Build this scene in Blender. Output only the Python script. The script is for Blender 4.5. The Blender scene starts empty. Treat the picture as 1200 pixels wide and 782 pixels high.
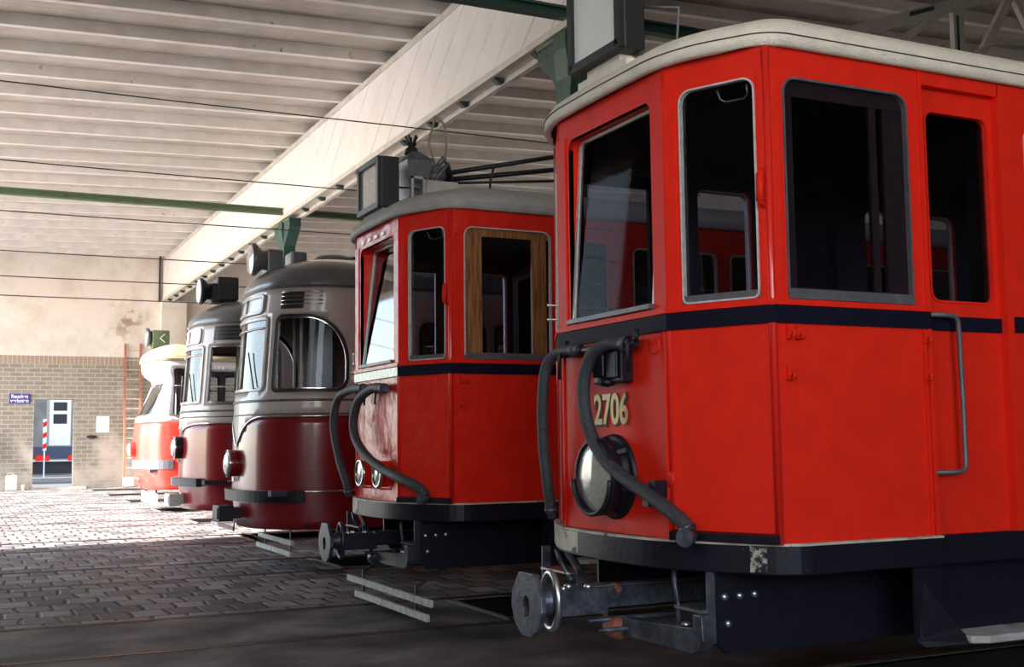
import bpy, bmesh, math, random
from mathutils import Vector, Matrix
from mathutils.geometry import delaunay_2d_cdt
random.seed(7)
SC = bpy.context.scene
COL = SC.collection
PI = math.pi
sin, cos = math.sin, math.cos

# ------------------------------------------------------------------ materials
def mat(name, col, rough=.5, metal=0., coat=0., noise=None, bump=None, spec=.5, mix=None, stretch=None, bdist=.01):
    """plain principled; noise=(scale, amount) varies value, bump=(scale,strength), mix=(scale, colour, lo, hi) wear patches"""
    m = bpy.data.materials.new(name); m.use_nodes = True
    nt = m.node_tree; b = nt.nodes['Principled BSDF']
    b.inputs['Base Color'].default_value = (*col, 1)
    b.inputs['Roughness'].default_value = rough
    b.inputs['Metallic'].default_value = metal
    b.inputs['Coat Weight'].default_value = coat
    b.inputs['Coat Roughness'].default_value = .08
    b.inputs['Specular IOR Level'].default_value = spec
    tc = nt.nodes.new('ShaderNodeTexCoord')
    src = tc.outputs['Object']
    if stretch:
        mpn = nt.nodes.new('ShaderNodeMapping'); mpn.inputs['Scale'].default_value = stretch; nt.links.new(src, mpn.inputs['Vector']); src = mpn.outputs[0]
    last = None
    if noise:
        n = nt.nodes.new('ShaderNodeTexNoise'); n.inputs['Scale'].default_value = noise[0]; n.inputs['Detail'].default_value = 6
        nt.links.new(src, n.inputs['Vector'])
        mp = nt.nodes.new('ShaderNodeMapRange'); mp.inputs['To Min'].default_value = 1 - noise[1]; mp.inputs['To Max'].default_value = 1 + noise[1]
        mp.inputs['From Min'].default_value = .3; mp.inputs['From Max'].default_value = .7
        nt.links.new(n.outputs['Fac'], mp.inputs['Value'])
        vm = nt.nodes.new('ShaderNodeVectorMath'); vm.operation = 'SCALE'
        vm.inputs[0].default_value = col
        nt.links.new(mp.outputs['Result'], vm.inputs['Scale'])
        last = vm.outputs['Vector']
    if mix:
        n2 = nt.nodes.new('ShaderNodeTexNoise'); n2.inputs['Scale'].default_value = mix[0]; n2.inputs['Detail'].default_value = 8
        n2.inputs['Roughness'].default_value = .65
        nt.links.new(src, n2.inputs['Vector'])
        mr = nt.nodes.new('ShaderNodeMapRange'); mr.inputs['From Min'].default_value = mix[2]; mr.inputs['From Max'].default_value = mix[3]
        nt.links.new(n2.outputs['Fac'], mr.inputs['Value'])
        mx = nt.nodes.new('ShaderNodeMix'); mx.data_type = 'RGBA'
        nt.links.new(mr.outputs['Result'], mx.inputs[0])
        if last: nt.links.new(last, mx.inputs[6])
        else: mx.inputs[6].default_value = (*col, 1)
        mx.inputs[7].default_value = (*mix[1], 1)
        last = mx.outputs[2]
    if last: nt.links.new(last, b.inputs['Base Color'])
    if bump:
        n = nt.nodes.new('ShaderNodeTexNoise'); n.inputs['Scale'].default_value = bump[0]; n.inputs['Detail'].default_value = 5
        nt.links.new(src, n.inputs['Vector'])
        bp = nt.nodes.new('ShaderNodeBump'); bp.inputs['Strength'].default_value = bump[1]; bp.inputs['Distance'].default_value = bdist
        nt.links.new(n.outputs['Fac'], bp.inputs['Height']); nt.links.new(bp.outputs['Normal'], b.inputs['Normal'])
    return m

def glass_mat(name, tint=(.75, .8, .82), rough=.02, ior=1.45):
    m = bpy.data.materials.new(name); m.use_nodes = True
    nt = m.node_tree; nt.nodes.clear()
    out = nt.nodes.new('ShaderNodeOutputMaterial')
    tr = nt.nodes.new('ShaderNodeBsdfTransparent'); tr.inputs[0].default_value = (*tint, 1)
    gl = nt.nodes.new('ShaderNodeBsdfGlossy'); gl.inputs['Roughness'].default_value = rough
    fr = nt.nodes.new('ShaderNodeFresnel'); fr.inputs[0].default_value = ior
    mx = nt.nodes.new('ShaderNodeMixShader')
    nt.links.new(fr.outputs[0], mx.inputs[0]); nt.links.new(tr.outputs[0], mx.inputs[1]); nt.links.new(gl.outputs[0], mx.inputs[2])
    nt.links.new(mx.outputs[0], out.inputs[0])
    return m

RED = mat('red_enamel', (.74, .021, .009), .48, coat=0, spec=.16, noise=(9, .07), bump=(60, .06))
RED_G = mat('glossy_red_enamel', (.74, .020, .008), .45, coat=.42, spec=.15, noise=(9, .07), bump=(5, .8), bdist=.035)
RED_G.node_tree.links.new(RED_G.node_tree.nodes['Bump'].outputs[0], RED_G.node_tree.nodes['Principled BSDF'].inputs['Coat Normal'])
RED_G.node_tree.nodes['Principled BSDF'].inputs['Coat Roughness'].default_value = .05
RED_D = mat('dark_red_enamel', (.215, .004, .008), .28, coat=.5, noise=(6, .06), bump=(25, .04))
RED_O = mat('orange_red_enamel', (.62, .03, .02), .35, coat=.3, noise=(4, .12), mix=(5, (.6, .2, .15), .62, .75))
NAVY = mat('navy_paint', (.0065, .0065, .014), .42, spec=.35, noise=(14, .3), mix=(16, (.16, .16, .17), .68, .8), bump=(40, .15))
BELT = mat('navy_stripe_paint', (.006, .006, .018), .6, spec=.12, noise=(20, .2))
BELT_W = mat('worn_navy_stripe_paint', (.01, .01, .024), .3, coat=.3, mix=(16, (.4, .4, .4), .5, .6))
BUMPER_E = mat('worn_beam_edge_paint', (.48, .44, .36), .55, noise=(8, .3), mix=(9, (.03, .03, .05), .56, .62))
CREAM = mat('cream_roof_canvas', (.78, .72, .61), .6, noise=(12, .08), bump=(90, .5), mix=(7, (.25, .22, .18), .66, .8))
GREYROOF = mat('grey_roof_canvas', (.40, .385, .36), .6, noise=(8, .12), bump=(70, .5))
DGREY = mat('dark_grey_roof_paint', (.12, .122, .128), .3, coat=.4, noise=(5, .15), bump=(20, .05))
BEIGE = mat('beige_roof_paint', (.27, .225, .14), .55, noise=(5, .15))
IVORY = mat('ivory_enamel', (.5, .44, .41), .3, coat=.4, noise=(5, .08))
WHITE5 = mat('pale_grey_white_enamel', (.47, .43, .43), .4, coat=.2, noise=(4, .06))
WHITE = mat('white_enamel', (.72, .66, .66), .32, coat=.3, noise=(4, .06))
CHROME = mat('polished_trim', (.68, .68, .68), .18, metal=1.)
ALU = mat('aluminium_trim', (.62, .61, .60), .4, metal=.3, noise=(30, .15))
SILL = mat('grey_sill_metal', (.13, .13, .145), .45, metal=.4, noise=(20, .2))
WOOD = mat('varnished_wood', (.33, .15, .05), .4, coat=.2, noise=(2, .3), mix=(3, (.12, .045, .015), .48, .62), stretch=(22, 22, 1.2))
DWOOD = mat('dark_wood', (.014, .008, .012), .6, spec=.12, noise=(20, .25))
RUBBER = mat('hose_rubber', (.035, .037, .045), .55, bump=(150, .6), noise=(60, .35))
BLACK = mat('black_rubber', (.012, .012, .014), .5)
STEEL = mat('worn_steel', (.11, .125, .155), .4, metal=.55, noise=(25, .35), mix=(8, (.05, .05, .07), .45, .6), bump=(60, .2))
DSTEEL = mat('dark_oiled_steel', (.028, .03, .045), .4, metal=.3, noise=(25, .3), bump=(60, .2))
RIBG = mat('rib_red_enamel', (.70, .014, .007), .3, coat=.9, spec=.3)
BRIGHT = mat('bright_steel', (.55, .56, .58), .3, metal=.9)
RUST = mat('rusty_steel', (.22, .075, .045), .7, noise=(25, .4), bump=(60, .4))
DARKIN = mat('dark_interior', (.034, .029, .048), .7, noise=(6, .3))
BUMPER_P = mat('chipped_beam_paint', (.42, .39, .33), .55, noise=(20, .3), mix=(22, (.007, .007, .014), .47, .52))
SLATE = mat('grey_rubber_band', (.055, .06, .075), .6)
INRED = mat('interior_panel', (.10, .02, .018), .6, noise=(6, .2))
GOLD = mat('gold_leaf', (.45, .33, .14), .4, metal=.35)
DARKGOLD = mat('gold_leaf_shadow', (.03, .02, .01), .6)
LENS = mat('lamp_lens', (.38, .38, .33), .12, coat=1., noise=(40, .15))
SCREEN = mat('display_screen_white', (.84, .87, .85), .35, coat=.3, noise=(5, .05))
GREEN = mat('green_ironwork', (.012, .058, .045), .45, coat=.1, noise=(12, .25), bump=(40, .2))
GREENL = mat('green_tie_paint', (.10, .155, .085), .55, noise=(6, .15))
BOARDW = mat('whitewashed_plank', (.5, .5, .44), .7, noise=(20, .2), mix=(12, (.12, .12, .12), .55, .7))
LADR = mat('red_ladder_paint', (.5, .16, .09), .6, noise=(10, .2))
LADW = mat('bare_ladder_rung', (.55, .5, .44), .7)
BLUE = mat('blue_sign_enamel', (.05, .06, .3), .35)
SIGNW = mat('white_sign_lettering', (.8, .8, .85), .5)
PAPER = mat('white_paper', (.8, .84, .85), .8)
WIRE = mat('dark_wire', (.03, .025, .025), .5)
GLASS = glass_mat('window_glass', (.55, .56, .64), .02, 1.35)
GLASS2 = glass_mat('clear_window_glass', (.85, .88, .9), .02, 1.3)
MIRR = glass_mat('windscreen_glass', (.6, .66, .7), .03, 1.9)
MIRR2 = glass_mat('bright_windscreen_glass', (.5, .55, .6), .04, 2.6)
WSG = glass_mat('tinted_windscreen_glass', (.5, .5, .58), .03, 1.09)
ROPE = mat('hemp_rope', (.28, .23, .18), .9, noise=(80, .3))
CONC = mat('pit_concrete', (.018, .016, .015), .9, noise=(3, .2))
TREADG = mat('worn_step_tread', (.42, .42, .41), .6, noise=(10, .2), mix=(6, (.15, .15, .16), .5, .7))

# ------------------------------------------------------------------ mesh tools
def link(o, parent=None):
    COL.objects.link(o)
    if parent: o.parent = parent
    return o

def empty(name, loc, label, cat, group=None):
    o = bpy.data.objects.new(name, None); COL.objects.link(o); o.location = loc
    o['label'] = label; o['category'] = cat
    if group: o['group'] = group
    return o

class MB:
    def __init__(s): s.v = []; s.f = []; s.sm = []
    def add(s, v, f, smooth=False):
        n = len(s.v); s.v += [tuple(p) for p in v]
        for q in f: s.f.append(tuple(i + n for i in q)); s.sm.append(smooth)
        return s
    def merge(s, o): return s.add(o.v, o.f) if False else (s._m(o))
    def _m(s, o):
        n = len(s.v); s.v += o.v; s.f += [tuple(i + n for i in q) for q in o.f]; s.sm += o.sm; return s
    def box(s, x0, x1, y0, y1, z0, z1):
        v = [(x, y, z) for z in (z0, z1) for y in (y0, y1) for x in (x0, x1)]
        return s.add(v, [(0, 2, 3, 1), (4, 5, 7, 6), (0, 1, 5, 4), (2, 6, 7, 3), (0, 4, 6, 2), (1, 3, 7, 5)])
    def beam(s, a, b, w, h, up=(0, 0, 1)):
        a, b = Vector(a), Vector(b); d = (b - a).normalized(); u = Vector(up)
        r = d.cross(u).normalized(); u = r.cross(d)
        v = []
        for p in (a, b):
            for i, j in ((-1, -1), (1, -1), (1, 1), (-1, 1)): v.append(p + r * i * w / 2 + u * j * h / 2)
        return s.add(v, [(0, 1, 2, 3), (7, 6, 5, 4), (0, 4, 5, 1), (1, 5, 6, 2), (2, 6, 7, 3), (3, 7, 4, 0)])
    def tube(s, pts, r, n=12, closed=False, smooth=True, caps=True):
        P = [Vector(p) for p in pts]; m = len(P)
        rr = r if isinstance(r, (list, tuple)) else [r] * m
        v = []; ref = None
        for i in range(m):
            if closed: d = P[(i + 1) % m] - P[i - 1]
            else: d = P[min(i + 1, m - 1)] - P[max(i - 1, 0)]
            d.normalize()
            if ref is None:
                ref = d.orthogonal().normalized()
            ref = (ref - d * ref.dot(d)).normalized(); b = d.cross(ref)
            for k in range(n):
                a = 2 * PI * k / n; v.append(P[i] + (ref * cos(a) + b * sin(a)) * rr[i])
        f = []
        for i in range(m if closed else m - 1):
            j = (i + 1) % m
            for k in range(n):
                l = (k + 1) % n; f.append((i * n + k, i * n + l, j * n + l, j * n + k))
        s.add(v, f, smooth)
        if caps and not closed:
            N = len(s.v) - len(v)
            s.f.append(tuple(N + k for k in range(n - 1, -1, -1))); s.sm.append(False)
            s.f.append(tuple(N + (m - 1) * n + k for k in range(n))); s.sm.append(False)
        return s
    def cyl(s, a, b, r, n=24, r2=None):
        return s.tube([a, b], [r, r if r2 is None else r2], n)
    def lathe(s, c, axis, prof, n=32, smooth=True):
        """prof list of (radius, distance along axis)"""
        c = Vector(c); ax = Vector(axis).normalized(); r = ax.orthogonal().normalized(); b = ax.cross(r)
        v = []
        for (q, h) in prof:
            for k in range(n):
                a = 2 * PI * k / n; v.append(c + ax * h + (r * cos(a) + b * sin(a)) * max(q, 1e-4))
        f = []
        for i in range(len(prof) - 1):
            for k in range(n):
                l = (k + 1) % n; f.append((i * n + k, i * n + l, (i + 1) * n + l, (i + 1) * n + k))
        s.add(v, f, smooth)
        return s
    def poly(s, pts, d):
        """extruded polygon: pts 3D, d vector"""
        n = len(pts); d = Vector(d); v = [Vector(p) for p in pts] + [Vector(p) + d for p in pts]
        return s.add(v, [tuple(range(n)), tuple(range(2 * n - 1, n - 1, -1))] + [(i, i + n, (i + 1) % n + n, (i + 1) % n) for i in range(n)])
    def build(s, name, m, parent=None, bevel=0, label=None, **kw):
        me = bpy.data.meshes.new(name)
        me.from_pydata([tuple(p) for p in s.v], [], s.f)
        me.polygons.foreach_set('use_smooth', s.sm)
        bm = bmesh.new(); bm.from_mesh(me); bmesh.ops.remove_doubles(bm, verts=bm.verts, dist=1e-5)
        bmesh.ops.recalc_face_normals(bm, faces=bm.faces); bm.to_mesh(me); bm.free()
        me.update(); me.materials.append(m)
        o = bpy.data.objects.new(name, me); link(o, parent)
        if bevel:
            md = o.modifiers.new('b', 'BEVEL'); md.width = bevel; md.segments = 2; md.limit_method = 'ANGLE'; md.angle_limit = .7
        if label: o['label'] = label
        for k, q in kw.items(): o[k] = q
        return o

def rrect(x0, x1, z0, z1, r=.05, n=5, rs=None):
    """rounded rectangle outline (ccw); rs=(bl, br, tr, tl) radii"""
    rs = rs or (r, r, r, r); P = []
    for (cx, cz, a0, q) in ((x0, z0, PI, rs[0]), (x1, z0, 1.5 * PI, rs[1]), (x1, z1, 0, rs[2]), (x0, z1, .5 * PI, rs[3])):
        sx = 1 if cx == x0 else -1; sz = 1 if cz == z0 else -1
        if q < 1e-4: P.append((cx, cz)); continue
        k = max(n, int(q * 40))
        for i in range(k + 1):
            a = a0 + (PI / 2) * i / k; P.append((cx + sx * q + q * cos(a), cz + sz * q + q * sin(a)))
    return P

def inset(P, w):
    """mitred inset of a ccw outline"""
    n = len(P); o = []
    for i in range(n):
        a, b, c = Vector(P[i - 1]), Vector(P[i]), Vector(P[(i + 1) % n])
        d1 = (b - a); d2 = (c - b)
        if d1.length < 1e-7: d1 = d2
        if d2.length < 1e-7: d2 = d1
        d1.normalize(); d2.normalize()
        n1 = Vector((-d1.y, d1.x)); n2 = Vector((-d2.y, d2.x)); m = n1 + n2
        if m.length < 1e-6: m = n1
        m.normalize(); k = max(m.dot(n1), .4)
        o.append(tuple(b + m * (w / k)))
    return o

def inside(p, P):
    x, y = p; c = False; n = len(P)
    for i in range(n):
        x1, y1 = P[i - 1]; x2, y2 = P[i]
        if (y1 > y) != (y2 > y) and x < (x2 - x1) * (y - y1) / (y2 - y1) + x1: c = not c
    return c

def subdiv(P, step):
    o = []
    for i in range(len(P)):
        a = Vector(P[i]); b = Vector(P[(i + 1) % len(P)]); L = (b - a).length; k = max(1, int(math.ceil(L / step - 1e-6)))
        for j in range(k): o.append(tuple(a.lerp(b, j / k)))
    return o

class Surf:
    """a surface over a plan curve: s = arc length (0 at the nose centre, negative = near side), z = height"""
    def __init__(self, plan, lean=None, wt=None, s0=None):
        self.p = [Vector(q) for q in plan]; self.L = [0.]
        for a, b in zip(self.p, self.p[1:]): self.L.append(self.L[-1] + (b - a).length)
        self.off = self.L[len(self.p) // 2] if s0 is None else s0
        self.lean = lean; self.wt = wt
    def at(self, s):
        t = min(max(s + self.off, 0), self.L[-1])
        lo = 0; hi = len(self.L) - 1
        while hi - lo > 1:
            m = (lo + hi) // 2
            if self.L[m] <= t: lo = m
            else: hi = m
        a, b = self.p[lo], self.p[hi]; k = (t - self.L[lo]) / max(self.L[hi] - self.L[lo], 1e-9)
        d = (b - a).normalized()
        return a.lerp(b, k), d
    def nrm(self, s):
        _, d1 = self.at(s - .012); _, d2 = self.at(s + .012); d = (d1 + d2).normalized()
        return Vector((-d.y, d.x)) * self.sgn
    sgn = 1
    def __call__(self, s, z, n=0.):
        p, _ = self.at(s); q = p + self.nrm(s) * n
        x = q.x
        if self.lean: x += self.lean(z) * (self.wt(p) if self.wt else 1)
        return (x, q.y, z)
    def s_of(self, y, x=None):
        """arc length where the plan crosses lateral y near the nose"""
        best = None
        for i in range(len(self.p) - 1):
            a, b = self.p[i], self.p[i + 1]
            if (a.y - y) * (b.y - y) <= 0 and abs(a.y - b.y) > 1e-9:
                k = (y - a.y) / (b.y - a.y); s = self.L[i] + k * (self.L[i + 1] - self.L[i]) - self.off
                if best is None or abs(s) < abs(best): best = s
        return best
    def s_of_x(self, x, near=True):
        for i in range(len(self.p) - 1):
            a, b = self.p[i], self.p[i + 1]
            if (a.y < 0) == near and (a.x - x) * (b.x - x) <= 0 and abs(a.x - b.x) > 1e-9:
                k = (x - a.x) / (b.x - a.x); return self.L[i] + k * (self.L[i + 1] - self.L[i]) - self.off

class Flat:
    """flat panel from plan point a to b; s measured from a"""
    def __init__(self, a, b, nsign=1, tilt=None):
        self.a = Vector(a); d = Vector(b) - self.a; self.len = d.length; self.d = d.normalized(); self.n = Vector((self.d.y, -self.d.x)) * nsign
        self.tilt = tilt
    def __call__(self, s, z, n=0.):
        if self.tilt: n = n + self.tilt(z)
        q = self.a + self.d * s + self.n * n
        return (q.x, q.y, z)

def sheet(mb, surf, outer, holes, n0=0., thk=.03, step=None, smooth=False, back=True):
    out = subdiv(outer, step) if step else list(outer)
    hs = [subdiv(h, step) if step else list(h) for h in holes]
    pts = []; edges = []
    for P in [out] + hs:
        b = len(pts); pts += P; edges += [(b + i, b + (i + 1) % len(P)) for i in range(len(P))]
    if step:
        xs = [p[0] for p in out]; zs = [p[1] for p in out]
        nx = int((max(xs) - min(xs)) / step); nz = int((max(zs) - min(zs)) / step)
        bd = pts[:]
        for i in range(1, nx):
            for j in range(1, nz):
                p = (min(xs) + (max(xs) - min(xs)) * i / nx, min(zs) + (max(zs) - min(zs)) * j / nz)
                if inside(p, out) and not any(inside(p, h) for h in hs):
                    if all(abs(p[0] - q[0]) + abs(p[1] - q[1]) > step * .35 for q in bd): pts.append(p)
    V, _, F, *_r = delaunay_2d_cdt([Vector(p) for p in pts], edges, [], 0, 1e-6)
    tri = []
    for f in F:
        c = (sum(V[i].x for i in f) / len(f), sum(V[i].y for i in f) / len(f))
        if inside(c, out) and not any(inside(c, h) for h in hs): tri.append(tuple(f))
    mb.add([surf(v.x, v.y, n0) for v in V], tri, smooth)
    if back:
        mb.add([surf(v.x, v.y, n0 - thk) for v in V], [t[::-1] for t in tri], smooth)
        for P in [out] + hs:
            n = len(P); mb.add([surf(*p, n0) for p in P] + [surf(*p, n0 - thk) for p in P], [(i, (i + 1) % n, (i + 1) % n + n, i + n) for i in range(n)])
    return mb

def ring(mb, surf, P, w, n_out, n_in, step=None):
    if step: P = subdiv(P, step)
    Q = inset(P, w); n = len(P)
    v = [surf(*p, n_out) for p in P] + [surf(*p, n_out) for p in Q] + [surf(*p, n_in) for p in Q] + [surf(*p, n_in) for p in P]
    f = []
    for i in range(n):
        j = (i + 1) % n
        f += [(i, j, j + n, i + n), (i + n, j + n, j + 2 * n, i + 2 * n), (i + 2 * n, j + 2 * n, j + 3 * n, i + 3 * n), (i + 3 * n, j + 3 * n, j, i)]
    mb.add(v, f)
    return mb

def window(parent, surf, P, rim_mat, rim_w=.012, out=.006, depth=.03, glass=GLASS, step=None, name='window_rim', pane_n=-.02, label=None):
    f = ring(MB(), surf, P, rim_w, out, -depth, step).build(name, rim_mat, parent, label=label)
    g = sheet(MB(), surf, inset(P, rim_w * .5), [], pane_n, .004, step, back=False).build('window_pane', glass, f)
    return f

def catmull(pts, k=6):
    P = [Vector(p) for p in pts]; P = [P[0] * 2 - P[1]] + P + [P[-1] * 2 - P[-2]]; o = []
    for i in range(1, len(P) - 2):
        for j in range(k):
            t = j / k; a, b, c, d = P[i - 1:i + 3]
            o.append(.5 * ((2 * b) + (c - a) * t + (2 * a - 5 * b + 4 * c - d) * t * t + (3 * b - a - 3 * c + d) * t ** 3))
    o.append(P[-2]); return o

def text_mesh(body, size, m, name, parent, loc, rot, xs=1., extrude=.003, bold=0.):
    c = bpy.data.curves.new(name, 'FONT'); c.body = body; c.size = size; c.extrude = extrude; c.offset = bold; c.align_x = 'CENTER'; c.align_y = 'CENTER'
    t = bpy.data.objects.new('tmp', c); COL.objects.link(t)
    dg = bpy.context.evaluated_depsgraph_get(); me = bpy.data.meshes.new_from_object(t.evaluated_get(dg))
    bpy.data.objects.remove(t); me.name = name; me.materials.clear(); me.materials.append(m)
    R = Matrix.Translation(Vector(loc)) @ Matrix(rot).to_4x4() @ Matrix.Diagonal((xs, 1, 1, 1))
    me.transform(R)
    o = bpy.data.objects.new(name, me); link(o, parent); return o

def copy_tree(o, parent=None):
    c = o.copy(); COL.objects.link(c); c.parent = parent
    for ch in list(o.children): copy_tree(ch, c)
    return c

# ------------------------------------------------------------------ shared shapes
def offset_poly(P, d):
    """open polyline offset to its left-hand normal (n=(dy,-dx)) with mitres"""
    o = []
    for i in range(len(P)):
        a = Vector(P[max(i - 1, 0)]); b = Vector(P[i]); c = Vector(P[min(i + 1, len(P) - 1)])
        d1 = (b - a).normalized() if (b - a).length > 1e-9 else (c - b).normalized()
        d2 = (c - b).normalized() if (c - b).length > 1e-9 else d1
        n1 = Vector((d1.y, -d1.x)); n2 = Vector((d2.y, -d2.x)); m = (n1 + n2).normalized()
        o.append(b + m * (d / max(m.dot(n1), .3)))
    return o

def band(P, z0, z1, n0, n1, zc=None):
    """moulding swept along an open plan polyline"""
    A = offset_poly(P, n0); B = offset_poly(P, n1); n = len(P)
    v = [(p.x, p.y, z0) for p in A] + [(p.x, p.y, z0) for p in B] + [(p.x, p.y, z1) for p in B] + [(p.x, p.y, z1) for p in A]
    f = []
    for i in range(n - 1):
        for k in range(4):
            l = (k + 1) % 4; f.append((k * n + i, k * n + i + 1, l * n + i + 1, l * n + i))
    f += [(0, n, 2 * n, 3 * n), (n - 1, 4 * n - 1, 3 * n - 1, 2 * n - 1)]
    return MB().add(v, f)

def roof_shell(outline, z0, lip, rise, spine, xend, power=1., rings=9, n_out=0.):
    """arched roof over a plan outline (open polyline nose first .. both rear ends), closed at the rear"""
    mb = MB(); n = len(outline); V = []
    O = [Vector(p) for p in outline]
    V.append([(p.x + (.03 if abs(p.y) < .9 else 0), p.y * .97, z0) for p in O])
    V.append([(p.x, p.y, z0) for p in O]); V.append([(p.x, p.y, z0 + lip) for p in O])
    for k in range(1, rings + 1):
        a = (PI / 2) * k / rings; q = 1 - cos(a); row = []
        for p in O:
            c = Vector((max(p.x, spine), 0)); t = p.lerp(c, q); row.append((t.x, t.y, z0 + lip + rise * sin(a) ** power))
        V.append(row)
    v = [q for r in V for q in r]; f = []
    for k in range(len(V) - 1):
        for i in range(n - 1): f.append((k * n + i, k * n + i + 1, (k + 1) * n + i + 1, (k + 1) * n + i))
    mb.add(v, f, True)
    return mb

def round_corners(P, r, k=6):
    o = [Vector(P[0])]
    for i in range(1, len(P) - 1):
        a, b, c = Vector(P[i - 1]), Vector(P[i]), Vector(P[i + 1]); rr = min(r, (b - a).length * .48, (c - b).length * .48)
        p0 = b + (a - b).normalized() * rr; p1 = b + (c - b).normalized() * rr
        for j in range(k + 1):
            t = j / k; o.append(p0 * (1 - t) ** 2 + b * 2 * t * (1 - t) + p1 * t * t)
    o.append(Vector(P[-1])); return o

def bolt(parent, p, axis, r=.012, m=BRIGHT):
    return MB().lathe(p, axis, [(r, 0), (r, .006), (r * .8, .012), (0, .014)], 10).build('bolt', m, parent)

# ------------------------------------------------------------------ the two old red trams
def old_tram(loc, label, first):
    x0 = 0.; s_, W, K = .227, .517, .459; YW = W + K
    t = empty('tram', loc, label, 'tram', None)
    XE = 6.4
    # plan corners
    Ap, Cp, Bp, A = (s_, YW), (0, W), (0, -W), (s_, -YW); Rr = (1.114, -YW); Rf = (1.114, YW)
    ZB, ZT = .903, 3.06
    body = MB(); REDM = RED if first else RED_G
    ctr = Flat(Cp, Bp); cn = Flat(Bp, A); sn = Flat(A, (XE, -YW)); cf = Flat(Ap, Cp); sf = Flat((XE, YW), Ap)
    wz0, wz1 = 1.948, 2.925
    # centre window opening with a windscreen leaning inwards at the top
    cw = rrect(W - .40, W + .40, 1.95, 2.93, rs=(.03, .03, .05, .05))
    cwn = rrect(.080 if first else .10, .458 if first else .466, wz0, wz1, rs=(.03, .03, .06, .06))
    LF = cf.len
    cwf = rrect(LF - .458, LF - .080, wz0, wz1, rs=(.03, .03, .06, .06))
    sw = rrect(.084 if first else .107, .80 if first else .827, wz0 - .003, wz1, rs=(.02, .02, .07, .07))
    LS = sf.len
    swf = rrect(LS - .80, LS - .084, wz0 - .003, wz1, rs=(.02, .02, .07, .07))
    e = 1.114 - s_
    sheet(body, ctr, [(0, ZB), (2 * W, ZB), (2 * W, ZT), (0, ZT)], [cw], thk=.028)
    sheet(body, cn, [(0, ZB), (cn.len, ZB), (cn.len, ZT), (0, ZT)], [cwn], thk=.028)
    sheet(body, cf, [(0, ZB), (LF, ZB), (LF, ZT), (0, ZT)], [cwf], thk=.028)
    # near side: platform panel, then recessed doorway, then saloon side
    sheet(body, sn, [(0, ZB), (e, ZB), (e, ZT), (0, ZT)], [sw], thk=.05)
    s1 = 1.66 - s_
    saloon = [rrect(s1 + .12 + i * .93, s1 + .12 + i * .93 + .8, 1.95, 2.85, .06) for i in range(4) if s1 + .12 + i * .93 + .8 < XE - s_]
    sheet(body, sn, [(s1 - .045, ZB), (XE - s_, ZB), (XE - s_, ZT), (s1 - .045, ZT)], saloon, thk=.05)
    body.box(1.114, 1.62, -YW, -YW + .05, 2.985, ZT)
    # far side
    fh = [swf]
    for i in range(4):
        a = XE - 1.78 - i * .93
        fh.append(rrect(a - .8 - 0, a, 1.95, 2.85, .06) if False else rrect(.3 + i * .93, 1.1 + i * .93, 1.95, 2.85, .06))
    fh.append(rrect(LS - (1.585 - s_), LS - (1.18 - s_), 1.97, 2.88, .05))
    fh = [h for h in fh]
    sheet(body, sf, [(0, ZB), (LS, ZB), (LS, ZT), (0, ZT)], fh, thk=.05)
    # half-round ribs on the corners
    for p, n, r in ((A, (-.5, -.87), .017), (Bp, (-.97, -.25), .011), (Cp, (-.97, .25), .011), (Ap, (-.5, .87), .017)):
        MB().tube([(p[0] + n[0] * -.006, p[1] + n[1] * -.006, ZB), (p[0] + n[0] * -.006, p[1] + n[1] * -.006, 3.045)], r, 14).build('corner_rib', RIBG, t)
    # flat posts between the windows stand a little proud
    for f_, a, b in ((ctr, .0, .085), (ctr, 2 * W - .085, 2 * W), (cn, 0, .052), (cn, cn.len - .04, cn.len), (sn, 0, .06), (cf, LF - .052, LF)):
        body.add([f_(a, 1.94, .008), f_(b, 1.94, .008), f_(b, 2.95, .008), f_(a, 2.95, .008), f_(a, 1.94, 0), f_(b, 1.94, 0), f_(b, 2.95, 0), f_(a, 2.95, 0)],
                 [(0, 1, 2, 3), (0, 4, 5, 1), (1, 5, 6, 2), (2, 6, 7, 3), (3, 7, 4, 0)])
    # moulding under the roof and above the belt, rib by the door
    fr = [(XE, YW), Ap, Cp, Bp, A, (1.114, -YW)]
    body._m(band(fr, 1.915, 1.94, 0, .02))
    body.box(1.065, 1.08, -YW - .012, -YW, ZB, 1.835)
    body.box(1.095, 1.118, -YW - .010, -YW, ZB, ZT)
    # centre panel side battens below the belt
    for y in (-W + .03, W - .03): body.box(-.008, 0, y - .006, y + .006, ZB, 1.84)
    # reveal of the leaning windscreen
    tl = lambda z: (-.016 - .06 * max(0, (z - 1.97)) / .95) if first else (-.022 - .10 * max(0, (z - 1.97)) / .95)
    ctt = Flat(Cp, Bp, tilt=tl)
    n = len(cw)
    body.add([ctr(*p, -.0) for p in cw] + [ctt(*p, 0) for p in cw], [(i, (i + 1) % n, (i + 1) % n + n, i + n) for i in range(n)])
    body.build('body', REDM, t)
    # door set back in the doorway
    yd = -YW + .045
    dr = Flat((1.10, yd), (1.66, yd)); dm = MB()
    dw = rrect(.075, .49, 1.97, 2.885, .055)
    sheet(dm, dr, [(0, ZB), (.56, ZB), (.56, 3.02), (0, 3.02)], [dw], thk=.035)
    dm.box(1.622, 1.655, -YW + .004, yd + .004, ZB, 3.02)
    d_ = dm.build('door', RED, t)
    window(d_, dr, dw, RED, .010, .006, .03)
    MB().box(1.114, 1.64, yd - .012, yd, 1.838, 1.905).build('belt_stripe', BELT, d_)
    # belt stripe
    b_ = band(fr, 1.838, 1.912, 0, .014)
    b_.build('belt_stripe', BELT if first else BELT, t)
    band([(1.66, -YW), (XE, -YW)], 1.838, 1.912, 0, .014).build('belt_stripe', BELT, t)
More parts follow.
